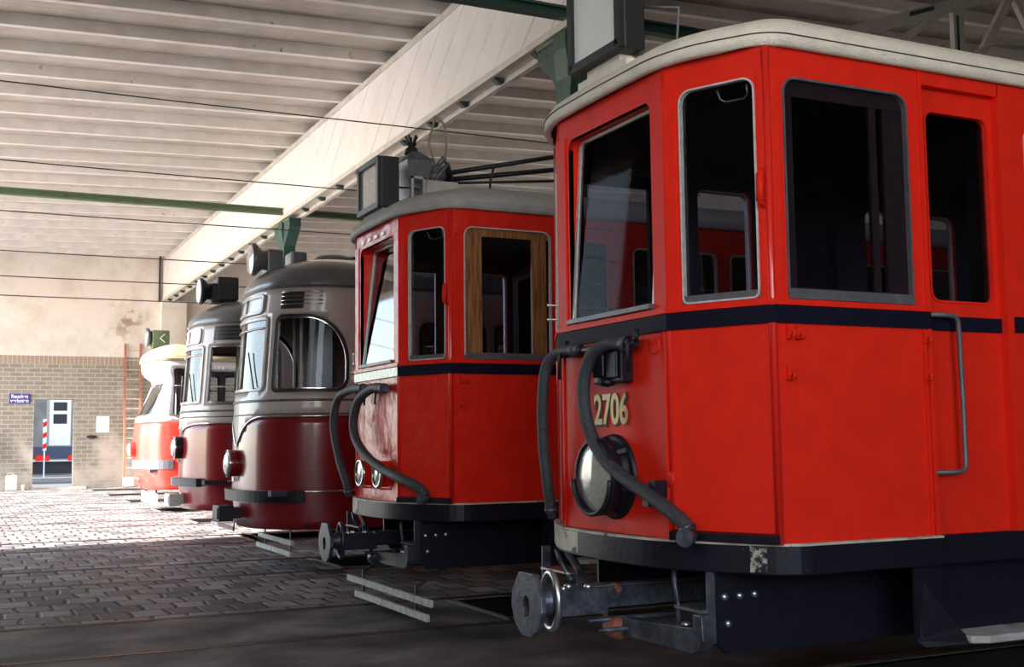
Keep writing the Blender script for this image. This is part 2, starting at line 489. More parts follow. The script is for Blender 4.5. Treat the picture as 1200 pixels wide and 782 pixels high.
    # windows
    wr = ALU
    w_ = ring(MB(), ctt, inset(cw, .004), .018, .012, -.01).build('windscreen_frame', wr, t)
    sheet(MB(), ctt, inset(cw, .012), [], .0, .004, back=False).build('windscreen_pane', WSG if first else MIRR2, w_)
    MB().box(-.028, .0, -.40, .40, 1.95, 1.972).build('window_sill', SILL, w_)
    for f_, P in ((cn, cwn), (cf, cwf)):
        w = window(t, f_, P, wr, .008, .008, .02)
        a, b = min(p[0] for p in P), max(p[0] for p in P)
        m_ = MB(); m_.add([f_(a, 1.95, .006), f_(b, 1.95, .006), f_(b, 1.985, .006), f_(a, 1.985, .006), f_(a, 1.95, -.015), f_(b, 1.95, -.015), f_(b, 1.985, -.015), f_(a, 1.985, -.015)],
              [(0, 1, 2, 3), (0, 4, 5, 1), (1, 5, 6, 2), (2, 6, 7, 3), (3, 7, 4, 0)])
        m_.build('window_sill', SILL, w)
    sm = DWOOD if first else WOOD
    # side window: metal surround, sill and a framed sash set inside it
    for f_, P, sg in ((sn, sw, 1), (sf, swf, -1)):
        w = ring(MB(), f_, P, .010, .006, -.02).build('window_rim', SILL if first else ALU, t)
        a, b = min(p[0] for p in P), max(p[0] for p in P)
        m_ = MB(); m_.add([f_(a, 1.945, .01), f_(b, 1.945, .01), f_(b, 1.99, .004), f_(a, 1.99, .004), f_(a, 1.945, -.03), f_(b, 1.945, -.03), f_(b, 1.99, -.03), f_(a, 1.99, -.03)],
              [(0, 1, 2, 3), (0, 4, 5, 1), (1, 5, 6, 2), (2, 6, 7, 3), (3, 7, 4, 0)])
        m_.build('window_sill', SILL, w)
        sa = MB()
        def bar(u0, u1, z0, z1, n0=-.024, n1=-.05):
            if u1 - u0 > .6: n0, n1 = -.020, -.052
            u0_, u1_ = (u0, u1) if sg > 0 else (a + b - u1, a + b - u0)
            sa.add([f_(u0_, z0, n0), f_(u1_, z0, n0), f_(u1_, z1, n0), f_(u0_, z1, n0), f_(u0_, z0, n1), f_(u1_, z0, n1), f_(u1_, z1, n1), f_(u0_, z1, n1)],
                   [(0, 1, 2, 3), (7, 6, 5, 4), (0, 4, 5, 1), (1, 5, 6, 2), (2, 6, 7, 3), (3, 7, 4, 0)])
        if first:
            bar(a, a + .07, 1.97, 2.92); bar(b - .12, b - .008, 1.97, 2.92); bar(a, b, 2.845, 2.92); bar(a, b, 1.97, 2.0); bar(b - .20, b - .165, 1.97, 2.85)
        else:
            bar(a + .012, a + .155, 1.97, 2.915); bar(b - .15, b - .03, 1.97, 2.915); bar(a, b, 2.86, 2.92); bar(a, b, 1.97, 1.995)
        so = sa.build('window_sash', sm, w)
        sheet(MB(), f_, [(a, 1.97), (b, 1.97), (b, 2.9), (a, 2.9)], [], -.035, .004, back=False).build('window_pane', GLASS, w)
    for f_, L_ in ((sn, saloon), (sf, fh[1:])):
        for P in L_: window(t, f_, P, ALU, .012, .006, .03)
    # roof
    ol = round_corners([(XE, YW + .035), (s_ + .02, YW + .045), (.02, W + .22), (-.05, W - .02), (-.06, 0), (-.05, -W + .02), (.02, -W - .20), (s_ - .005, -YW - .04), (XE, -YW - .035)], .12, 8)
    rf = roof_shell(ol, 3.05, .05, .26, 1.3, XE)
    ro = rf.build('roof', CREAM if first else GREYROOF, t)
    lipm = band([tuple(p) for p in ol], 3.099, 3.104, -.002, .004)
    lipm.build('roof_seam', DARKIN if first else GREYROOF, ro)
    # interior: floor, ceiling, bulkhead behind the platform
    hexa = [(XE - .05, YW - .06), (.27, YW - .06), (.05, W - .02), (.05, -W + .02), (.27, -YW + .06), (XE - .05, -YW + .06)]
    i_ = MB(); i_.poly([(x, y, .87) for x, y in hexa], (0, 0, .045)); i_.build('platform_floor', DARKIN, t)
    c_ = MB(); c_.poly([(x, y, 3.02) for x, y in hexa], (0, 0, .025))
    li = MB(); sheet(li, ctr, [(.03, ZB), (2 * W - .03, ZB), (2 * W - .03, 3.02), (.03, 3.02)], [cw], -.031 if first else -.031, back=False)
    sheet(li, cn, [(.03, ZB), (cn.len - .03, ZB), (cn.len - .03, 3.02), (.03, 3.02)], [cwn], -.031, back=False); sheet(li, cf, [(.03, ZB), (LF - .03, ZB), (LF - .03, 3.02), (.03, 3.02)], [cwf], -.031, back=False)
    sheet(li, sn, [(.04, ZB), (e, ZB), (e, 3.02), (.04, 3.02)], [sw], -.053, back=False); sheet(li, sn, [(s1, ZB), (XE - s_, ZB), (XE - s_, 3.02), (s1, 3.02)], saloon, -.053, back=False); sheet(li, sf, [(.04, ZB), (LS - .04, ZB), (LS - .04, 3.02), (.04, 3.02)], fh, -.053, back=False)
    sheet(li, dr, [(0, ZB), (.56, ZB), (.56, 3.02), (0, 3.02)], [dw], -.037, back=False)
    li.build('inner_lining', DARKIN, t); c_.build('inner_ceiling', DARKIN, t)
    bk = Flat((1.62, YW - .06), (1.62, -YW + .06)); bm_ = MB(); LB = 2 * YW - .12
    sheet(bm_, bk, [(0, .915), (LB, .915), (LB, 3.04), (0, 3.04)], [rrect(.16, .62, 1.9, 2.8, .04), rrect(LB - .62, LB - .16, 1.9, 2.8, .04), rrect(LB / 2 - .23, LB / 2 + .23, 1.0, 2.85, .03)], thk=.03)
    bm_.build('bulkhead', DWOOD, t)
    cn_ = MB(); cn_.box(.30, .52, -.12, .28, .915, 1.82); cn_.lathe((.41, .08, 1.82), (0, 0, 1), [(.09, 0), (.09, .03), (.02, .05), (.02, .09), (0, .09)], 20)
    cn_.tube([(.41, .08, 1.89), (.41, -.10, 1.92), (.41, -.12, 1.98)], .012, 8)
    cn_.build('controller', DARKIN, t)
    MB().box(.5, .56, .3, .6, 1.2, 1.9).build('wall_panel', INRED, t)
    for z in (2.02, 2.1): MB().tube([(.07, .8, z), (1.1, .88, z)], .006, 6).build('window_bar', BRIGHT, t)
    MB().box(XE - .06, XE, -YW + .02, YW - .02, ZB, ZT).build('end_wall', RED, t)
    # bumper beam / platform edge
    bo = [(1.114, -YW - .03), (s_ + .02, -YW - .035), (.03, -.66), (-.06, -.42), (-.085, -.15), (-.09, 0), (-.085, .15), (-.06, .42), (.03, .66), (s_ - .02, YW + .04), (s_ + .3, YW + .05), (1.114, YW + .03)]
    bo = [tuple(p) for p in round_corners(bo, .12, 4)]
    bb = MB(); bb.poly([(x, y, .775) for x, y in bo], (0, 0, .127)); bmp = bb.build('bumper_beam', NAVY, t, bevel=.006)
    tp = MB(); ed = offset_poly(bo[::-1], .003)
    tp._m(band(bo[::-1], .896, .906, -.03, .004)); tp.build('beam_edge', BUMPER_E, bmp)
    pts = [p for p in bo if p[1] > .3 and p[0] < .5]
    fl = band([p for p in bo[::-1] if p[1] > .22 and p[0] < .40], .79, .893, -.002, .003); fl.build('worn_patch', BUMPER_E, bmp)
    a_, b_2 = Vector((s_ + .02, -YW - .035)), Vector((.03, -.66))
    q_ = [a_.lerp(b_2, k) for k in (.42, .36, .30, .24)]; q_ = [(v.x, v.y) for v in q_]
    if first: band(q_, .785, .895, -.003, .004).build('worn_patch', BUMPER_P, bmp)
    MB().tube([cn(.26, 2.905, -.03), cn(.265, 2.865, -.05), cn(.29, 2.85, -.055), cn(.38, 2.85, -.055), cn(.40, 2.865, -.05), cn(.405, 2.905, -.03)], .006, 8).build('window_catch', BRIGHT, t)
    # tread board above the bumper on the angled panel
    tb = MB(); tb.add([cn(.0, .905, .0), cn(cn.len + .005, .905, .0), cn(cn.len + .005, .948, .0), cn(0, .948, .0), cn(.0, .905, .035), cn(cn.len + .005, .905, .035), cn(cn.len + .005, .94, .035), cn(0, .94, .035)],
           [(0, 3, 2, 1), (4, 5, 6, 7), (0, 1, 5, 4), (1, 2, 6, 5), (2, 3, 7, 6), (3, 0, 4, 7)]); tb.build('tread_board', NAVY, t)
    # underframe
    for sgn in (-1, 1):
        sp = MB(); y = sgn * .70
        if sgn < 0: sp.poly([(.09, y, .775), (.09, y, .47), (.14, y, .42), (XE, y, .42), (XE, y, .775)], (0, .02, 0))
        else: sp.poly([(.30, y, .775), (.30, y, .55), (.36, y, .45), (XE, y, .45), (XE, y, .775)], (0, -.02, 0))
        fo = sp.build('frame_plate', NAVY, t)
        if sgn < 0:
            for x, z in ((.135, .665), (.215, .665), (.295, .668), (.15, .55)): bolt(fo, (x, y, z), (0, -1, 0), .016)
    # hanger straps with a bright shelf between them
    MB().beam((.085, -.69, .775), (.085, -.69, .47), .012, .07, (1, 0, 0)).build('hanger', (STEEL if first else DSTEEL), t)
    MB().tube([(.03, -.47, .775), (.03, -.475, .70), (.035, -.49, .62), (.04, -.485, .50)], .011, 8).build('hanger_rod', (STEEL if first else DSTEEL), t)
    MB().box(.02, .16, -.69, -.48, .600, .612).build('bracket_shelf', BRIGHT if first else STEEL, t)
    # bent arm with a spare hook lying across the nose
    ar = MB(); ar.poly([(-.035, -.11, .515), (-.035, -.70, .545), (-.035, -.70, .605), (-.035, -.765, .605), (-.035, -.775, .50), (-.035, -.75, .455), (-.035, -.70, .435), (-.035, -.11, .43)], (.06, 0, 0))
    arm = ar.build('coupling_arm', (STEEL if first else DSTEEL), t, bevel=.006)
    bolt(arm, (-.005, -.61, .545), (0, 0, 1), .022)
    hk = MB(); hk.tube(catmull([(-.03, -.06, .44), (-.03, .03, .45), (-.03, .05, .53), (-.03, .02, .61), (-.03, -.05, .655), (-.03, -.09, .64)]), .016, 10)
    hk.lathe((-.03, -.12, .46), (0, 1, 0), [(0, 0), (.045, 0), (.055, .03), (.05, .11), (.03, .13), (0, .13)], 14)
    hk.build('hook', RUST if first else DSTEEL, arm)
    # far hanger
    MB().beam((.04, .80, .775), (.04, .80, .50), .012, .05, (1, 0, 0)).build('hanger', (STEEL if first else DSTEEL), t)
    fb = MB(); fb.beam((.04, .56, .775), (.06, .44, .66), .05, .014, (1, 0, 0)); fb.beam((.06, .44, .68), (.06, .43, .50), .06, .014, (0, 1, 0))
    fb.tube([(.0, .60, .775), (.0, .56, .72), (.02, .47, .62)], .014, 8); fb.build('hanger', (STEEL if first else DSTEEL), t)
    MB().box(.0, .14, .46, .79, .655, .665).build('bracket_shelf', BRIGHT if first else STEEL, t)
    # centre coupler
    cx = -.48 if first else -.42
    dbar = MB(); dbar.box(cx + .36, 2.6, -.055, .055, .555, .655)
    dbar.box(cx + .14, cx + .40, -.07, .07, .53, .655)
    dbar.tube([(cx + .3, -.05, .50), (2.2, -.05, .50)], .014, 8); dbar.tube([(cx + .3, -.16, .47), (2.2, -.16, .47)], .012, 8)
    db = dbar.build('drawbar', STEEL if first else NAVY, t, bevel=.008)
    MB().box(cx + .34, 2.6, -.05, .05, .656, .661).build('bar_edge', BRIGHT if first else STEEL, db)
    pl = MB(); oc = [(-.075, .145), (.075, .145), (.15, .05), (.16, -.02), (.12, -.10), (.05, -.145), (-.05, -.145), (-.12, -.10), (-.16, -.02), (-.15, .05)]
    inn = [(.036 * cos(a), .05 * sin(a) - .01) for a in [2 * PI * i / 14 for i in range(14)]]
    pf = lambda s, z, n=0.: (cx - n, -s, .592 + z)
    sheet(pl, pf, oc, [inn], thk=.028); cp = pl.build('coupler_plate', (STEEL if first else DSTEEL), t, bevel=.004)
    cav = MB(); cav.lathe((cx + .02, 0, .58), (1, 0, 0), [(.055, 0), (.04, .03), (.02, .05), (0, .05)], 16); cav.build('coupler_socket', RUST, cp)
    hp = MB(); hp.tube([(cx + .13 + .01 * cos(a), .10 * cos(a), .60 + .13 * sin(a)) for a in [2 * PI * i / 24 for i in range(24)]], .016, 10, closed=True)
    hp.build('coupler_hoop', BRIGHT if first else DSTEEL, cp)
    nk = MB(); nk.lathe((cx + .02, 0, .60), (1, 0, 0), [(.06, 0), (.05, .05), (.07, .08), (.07, .12), (.05, .16)], 18); nk.build('coupler_neck', STEEL if first else DSTEEL, cp)
    for x, y in ((cx + .18, -.03), (cx + .24, .03), (cx + .32, -.02)): bolt(db, (x, y, .655), (0, 0, 1), .02)
    # step below the door
    st = MB(); st.poly([(1.20, -1.06, .43), (1.27, -1.10, .43), (2.25, -1.10, .43), (2.30, -1.06, .43), (2.30, -.80, .43), (1.20, -.80, .43)], (0, 0, .035))
    sto = st.build('step', TREADG, t, bevel=.008)
    g_ = MB(); g_.poly([(.96, -.972, .775), (1.11, -.972, .775), (1.125, -.972, .64), (1.15, -.972, .55), (1.20, -1.02, .47), (1.25, -1.06, .43), (1.00, -.99, .42), (.96, -.972, .45)], (0, .012, 0))
    g_.build('step_bracket', NAVY, t)
    ap = MB(); ap.box(1.114, 2.6, -.90, -.87, .46, .903); ap.box(1.114, 2.6, -.905, -.87, .60, .612); ap.build('step_apron', NAVY, t)
    sk = MB(); sk.box(1.114, XE, -.97, -.93, .775, .903); sk.build('sill_beam', NAVY, t)
    # wheels well under the body
    for x in (3.3, 5.1):
        ax = MB()
        for y in (-.72, .72):
            sg = 1 if y > 0 else -1
            ax.lathe((x, y - sg * .05, .36), (0, sg, 0), [(0, 0), (.36, 0), (.36, .02), (.33, .03), (.33, .10), (.27, .10), (.25, .07), (.08, .07), (.08, .12), (0, .12)], 32)
        ax.cyl((x, -.7, .36), (x, .7, .36), .05); ax.build('wheelset', NAVY, t)
    # handrail, grab handle and lugs
    hr = MB(); hr.tube([(1.11, -YW - .0, 1.905), (1.23, -YW - .012, 1.905), (1.265, -YW - .014, 1.90), (1.28, -YW - .014, 1.875), (1.288, -YW - .014, 1.5), (1.288, -YW - .014, 1.22), (1.28, -YW - .014, 1.195), (1.25, -YW - .012, 1.185), (1.11, -YW, 1.185)], .0115, 10)
    hr.build('handrail', SILL, t)
    gh = MB(); q = [cn(.488, 2.50, .0), cn(.488, 2.48, .035), cn(.488, 2.40, .04), cn(.488, 2.36, .04), cn(.488, 2.34, 0)]
    gh.tube(q, .013, 8); gh.tube([q[1], q[3]], .018, 8); gh.build('grab_handle', RED, t)
    for x, z, tp_ in ((.30, 1.80, 2), (.295, 1.625, 1), (1.075, 1.80, 1), (1.072, 1.63, 1)):
        lg = MB()
        for k in range(tp_):
            xx = x + k * .05
            lg.box(xx - .012, xx + .012, -YW - .022, -YW, z - .03, z + .03)
            lg.tube([(xx, -YW - .02, z - .02), (xx + .004, -YW - .04, z - .025), (xx + .004, -YW - .042, z + .0)], .008, 8)
        if tp_ == 2: lg.box(x, x + .05, -YW - .014, -YW, z - .008, z + .008)
        lg.build('lug', RED, t)
    # brake hoses, manifold
    def hose(pts, rad, fit):
        P = catmull([(a - (2.914 if first else 3.021), b - (4.949 if first else 8.762), c) for a, b, c in pts], 6)
        h = MB().tube(P, rad, 14).build('brake_hose', RUBBER, t)
        for e_, d_ in ((P[0], P[0] - P[2]), (P[-1], P[-1] - P[-3])):
            d_ = d_.normalized(); f = MB()
            f.tube([e_ - d_ * .03, e_ - d_ * .012, e_ - d_ * .01, e_ + d_ * .025], [rad * 1.15, rad * 1.15, rad * .8, rad * .8], 14)
            f.build('hose_clamp', STEEL, h)
        if fit:
            e_ = P[-1]; f = MB(); f.lathe(e_ + Vector((.0, .0, -.02)), (-.87, -.5, 0), [(0, 0), (.012, 0), (.02, .008), (.036, .012), (.04, .03), (.04, .055), (0, .055)], 20, False)
            f.build('hose_coupling', STEEL, h)
        return h
    if first:
        hose([(2.86, 4.703, 1.798), (2.83, 4.834, 1.806), (2.80, 4.94, 1.755), (2.79, 5.003, 1.623), (2.79, 4.984, 1.456), (2.80, 4.898, 1.311), (2.81, 4.72, 1.193), (2.83, 4.497, 1.102), (2.84, 4.36, 1.045), (2.86, 4.27, .99), (2.872, 4.24, .95)], .033, True)
        hose([(2.86, 5.20, 1.805), (2.85, 5.351, 1.806), (2.82, 5.45, 1.742), (2.81, 5.484, 1.557), (2.82, 5.50, 1.333), (2.84, 5.505, 1.154), (2.87, 5.53, 1.018), (2.88, 5.535, .965)], .030, False)
        mf = MB(); mf.tube([(-.055, .50, 1.80), (-.055, -.33, 1.795)], .018, 10)
        for y in (.36, .28, .19, -.12, -.2, -.27): mf.lathe((-.055, y, 1.80), (0, 1, 0), [(0, 0), (.027, 0), (.03, .012), (.027, .025), (0, .025)], 12)
        for y in (.38, -.30): mf.tube([(-.07, y, 1.815), (-.085, y, 1.79), (-.085, y, 1.66)], .009, 8); mf.tube([(-.055, y - .03, 1.80), (-.055, y - .03, 1.86)], .012, 8)
        for y in (.45, -.25): mf.box(-.05, 0, y - .012, y + .012, 1.78, 1.82)
        mf.build('brake_pipe', NAVY, t)
        bx = MB(); bx.box(-.07, .0, -.21, .05, 1.62, 1.79); bx.box(-.085, -.07, -.19, -.09, 1.64, 1.77); bx.box(-.09, -.07, -.07, .03, 1.65, 1.76)
        bx.lathe((-.07, -.08, 1.63), (0, 0, -1), [(.04, 0), (.04, .02), (0, .03)], 12); bx.build('socket_box', NAVY, t, bevel=.008)
        MB().lathe((0, -.40, 1.78), (-1, 0, 0), [(.045, 0), (.045, .004), (.035, .006), (0, .006)], 24).build('blanking_disc', RED, t)
        MB().lathe((0, -.505, 1.17), (-1, 0, 0), [(.035, 0), (.035, .006), (.02, .01), (0, .01)], 24).build('blanking_disc', RED, t)
        cl = MB(); cl.box(-.075, .03, -.49, -.44, 1.085, 1.165); cl.box(-.11, -.06, -.49, -.44, 1.05, 1.075); cl.build('hose_rest', NAVY, t)
        # hose fitting at the far side of the beam
        # headlamp
        hl = MB(); hl.lathe((0, -.02, 1.172), (-1, 0, 0), [(.205, 0), (.205, .01), (.185, .02), (.165, .02), (.165, .05), (.155, .055), (.175, .06), (.185, .075), (.187, .115), (.178, .125), (.165, .125), (.160, .11)], 48)
        lamp = hl.build('headlamp', NAVY, t)
        MB().lathe((-.112, -.02, 1.172), (-1, 0, 0), [(.162, 0), (.15, .008), (.09, .018), (0, .022)], 48).build('lamp_lens', LENS, lamp)
        cg = MB(); cg.tube([(-.135, -.02 + .178 * cos(a), 1.172 + .178 * sin(a)) for a in [PI * 1.02 + i * PI * .95 / 20 for i in range(21)]], .012, 8); cg.build('lamp_guard', BLACK, lamp)
        for k in range(6):
            a = PI / 3 * k + .3; MB().beam((-.02, -.02 + .19 * cos(a), 1.172 + .19 * sin(a)), (-.065, -.02 + .17 * cos(a), 1.172 + .17 * sin(a)), .02, .02).build('lamp_bracket', NAVY, lamp)
        R = Matrix(((0, 0, -1), (-1, 0, 0), (0, 1, 0)))
        nb = text_mesh('2706', .205, DARKGOLD, 'number_shadow', t, (-.0035, -.012, 1.484), R, .80, .001, .010)
        nb2 = text_mesh('2706', .205, GOLD, 'fleet_number', t, (-.0065, .0, 1.49), R, .80, .001, .005)
        nb.parent = nb2; 
    else:
        hose([(2.965, 8.40, 1.754), (2.95, 8.642, 1.766), (2.92, 8.909, 1.678), (2.91, 9.008, 1.477), (2.91, 8.834, 1.307), (2.93, 8.484, 1.172), (2.96, 8.10, 1.091), (3.03, 7.90, 1.03), (3.08, 7.87, .96)], .036, True)
        hose([(2.965, 8.906, 1.78), (2.96, 9.209, 1.782), (2.93, 9.487, 1.712), (2.92, 9.573, 1.485), (2.93, 9.434, 1.2), (2.96, 9.342, 1.026), (2.98, 9.335, .93)], .034, False)
        mf = MB(); mf.tube([(-.045, .40, 1.77), (-.045, -.36, 1.755)], .02, 10)
        for y in (.1, -.1, -.2, -.3): mf.lathe((-.045, y, 1.765), (0, 1, 0), [(0, 0), (.03, 0), (.03, .03), (0, .03)], 12)
        for y in (.1, -.16): mf.tube([(-.06, y, 1.76), (-.07, y, 1.64)], .009, 8)
        mf.box(-.045, 0, -.33, -.30, 1.74, 1.78); mf.build('brake_pipe', NAVY, t)
        for y in (.215, -.205):
            hl = MB(); hl.lathe((0, y, 1.105), (-1, 0, 0), [(.10, 0), (.10, .05), (.105, .055)], 32)
            lamp = hl.build('headlamp', RED_G, t)
            MB().lathe((-.05, y, 1.105), (-1, 0, 0), [(.108, 0), (.112, .01), (.108, .025), (.092, .03), (.088, .02)], 32).build('lamp_rim', CHROME, lamp)
            MB().lathe((-.065, y, 1.105), (-1, 0, 0), [(.092, 0), (.07, .01), (0, .016)], 32).build('lamp_lens', LENS, lamp)
            MB().box(-.05, 0, y - .02, y + .02, .985, 1.0).build('lamp_bracket', RED, lamp)
        wp = band([(0.0, W), (0.0, -W)], 1.842, 1.908, .0142, .0155); wp.build('worn_patch', BELT_W, t)
        for k in range(4): MB().box(-.012, 0, .28 - k * .16, .34 - k * .16, 2.965, 2.99).build('air_vent', ALU, t)
    # destination box on the roof
    bx0 = -.045 if first else -.05; zb = 3.23 if first else 3.17; zt = 3.72 if first else 3.58; DD = .12 if first else .15
    db_ = MB(); db_.box(bx0, bx0 + DD, -.26, .26, zb, zt)
    box = db_.build('destination_box', BLACK, t, bevel=.01)
    fp = Flat((bx0, .26), (bx0, -.26)); fr_ = MB(); ring(fr_, fp, rrect(0, .52, zb, zt, .02), .045, .03, 0); fr_.build('box_frame', BLACK, box)
    MB().box(bx0 - .01, bx0, -.215, .215, zb + .045, zt - .045).build('display_screen', SCREEN if first else LENS, box)
    MB().box(bx0 + .02, bx0 + .42, -.24, .24, 3.12, 3.19).box(bx0 + .16, bx0 + .42, -.24, .0, 3.15, 3.24).box(bx0 + .03, bx0 + .11, -.16, .16, 3.15, zb + .02).build('box_stand', CREAM if first else GREYROOF, box)
    MB().tube([(bx0 + DD, -.05, zt - .20), (bx0 + .36, -.2, zt - .22), (bx0 + .33, -.2, 3.2)], .009, 8).build('box_stay', SILL, box)
    if not first:
        ln = MB(); ln.poly([(.24, -.13, 3.30), (.36, -.13, 3.30), (.42, -.17, 3.60), (.20, -.17, 3.60)], (0, .30, 0)); ln.poly([(.19, -.18, 3.60), (.43, -.18, 3.60), (.33, -.1, 3.68), (.27, -.1, 3.68)], (0, .2, 0))
        lo = ln.build('roof_lamp', SILL, t)
        sp = MB(); sp.lathe((.30, 0, 3.68), (0, 0, 1), [(.06, 0), (.05, .04), (.03, .06), (.045, .09), (0, .1)], 14)
        for a in range(5): sp.tube([(.30, 0, 3.73), (.30 + .05 * cos(a * 1.3), .05 * sin(a * 1.3), 3.83)], .009, 6)
        sp.build('lamp_finial', BLACK, lo)
        bs = MB(); bs.box(.34, .62, -.22, .22, 3.28, 3.43); bs.build('roof_box', GREYROOF, t, bevel=.01)
        fm = MB()
        for x in (.20, .30): fm.box(x, x + .02, -.26, -.24, 3.22, 3.44)
        fm.box(.20, .32, -.26, -.24, 3.42, 3.44); fm.build('box_stay', GREYROOF, t)
        tpb = MB(); tpb.lathe((.50, 0, 3.43), (0, 0, 1), [(.11, 0), (.12, .02), (.07, .05), (.10, .07), (.10, .09), (.06, .11), (.08, .14), (.05, .17), (0, .17)], 20)
        tpb.tube([(.50, 0, 3.56), (.56, -.05, 3.66), (.62, 0, 3.60), (.6, .08, 3.5)], .025, 8)
        for k in range(3): tpb.tube([(.46 + .04 * k, -.1, 3.46 + .03 * k), (.58, -.1 + .05 * k, 3.60), (.66, 0, 3.48)], .016, 8)
        to = tpb.build('trolley_base', SILL, t)
        for y0_, z0_, y1_, z1_, r_ in ((-.08, 3.53, -.10, 3.93, .02), (.06, 3.50, .05, 3.80, .022), (-.02, 3.46, -.02, 3.64, .012)):
            MB().tube([(.58, y0_, z0_), (2.3, y1_, z1_)], r_, 10).build('trolley_pole', NAVY, t)
        MB().tube([(1.0, -.08, 3.63), (1.0, 0, 3.50), (1.0, 0, 3.42)], .01, 6).build('pole_stay', NAVY, t)
        for dx, dy in ((-.02, .02), (.05, -.03)):
            MB().tube(catmull([(.53 + dx, dy, 3.62), (.50 + dx * 1.6, dy * 2, 3.80), (.52 + dx, dy, 3.95), (.50, 0, 4.02)]), .01, 8).build('rope', ROPE, t)
        # life guard of two planks
        for z0_, y0_, y1_ in ((.205, -.93, .99), (.095, -.86, .78)):
            MB().box(.075, .10, y0_, y1_, z0_ - .025, z0_ + .025).build('guard_plank', BOARDW, t)
        for y in (-.56, .66):
            MB().beam((.11, y, .05), (.11, y, .30), .03, .012, (1, 0, 0)).beam((.11, y, .28), (.40, y - .05, .46), .03, .02).build('guard_hanger', NAVY, t)
    return t

old_tram((2.914, 4.949, 0), 'bright red tram with fleet number 2706 and a single large headlamp', True)
old_tram((3.021, 8.762, 0), 'red tram with a wood-framed side window, two small headlamps and rooftop trolley poles', False)
# ------------------------------------------------------------------ three rounded trams
def lerp_tab(T):
    def f(z):
        if z <= T[0][0]: return T[0][1]
        for (a, b), (c, d) in zip(T, T[1:]):
            if z <= c: return b + (d - b) * (z - a) / (c - a)
        return T[-1][1]
    return f

def round_plan(hw, a, p, xe, n=48):
    """near rear -> nose -> far rear"""
    P = [(xe, -hw)]; q = []
    for i in range(n + 1):
        th = -PI / 2 + PI * i / n; y = hw * sin(th)
        x = a * (1 - max(0, 1 - abs(y / hw) ** p) ** (1 / p)); q.append((x, y))
    return P + q + [(xe, hw)]

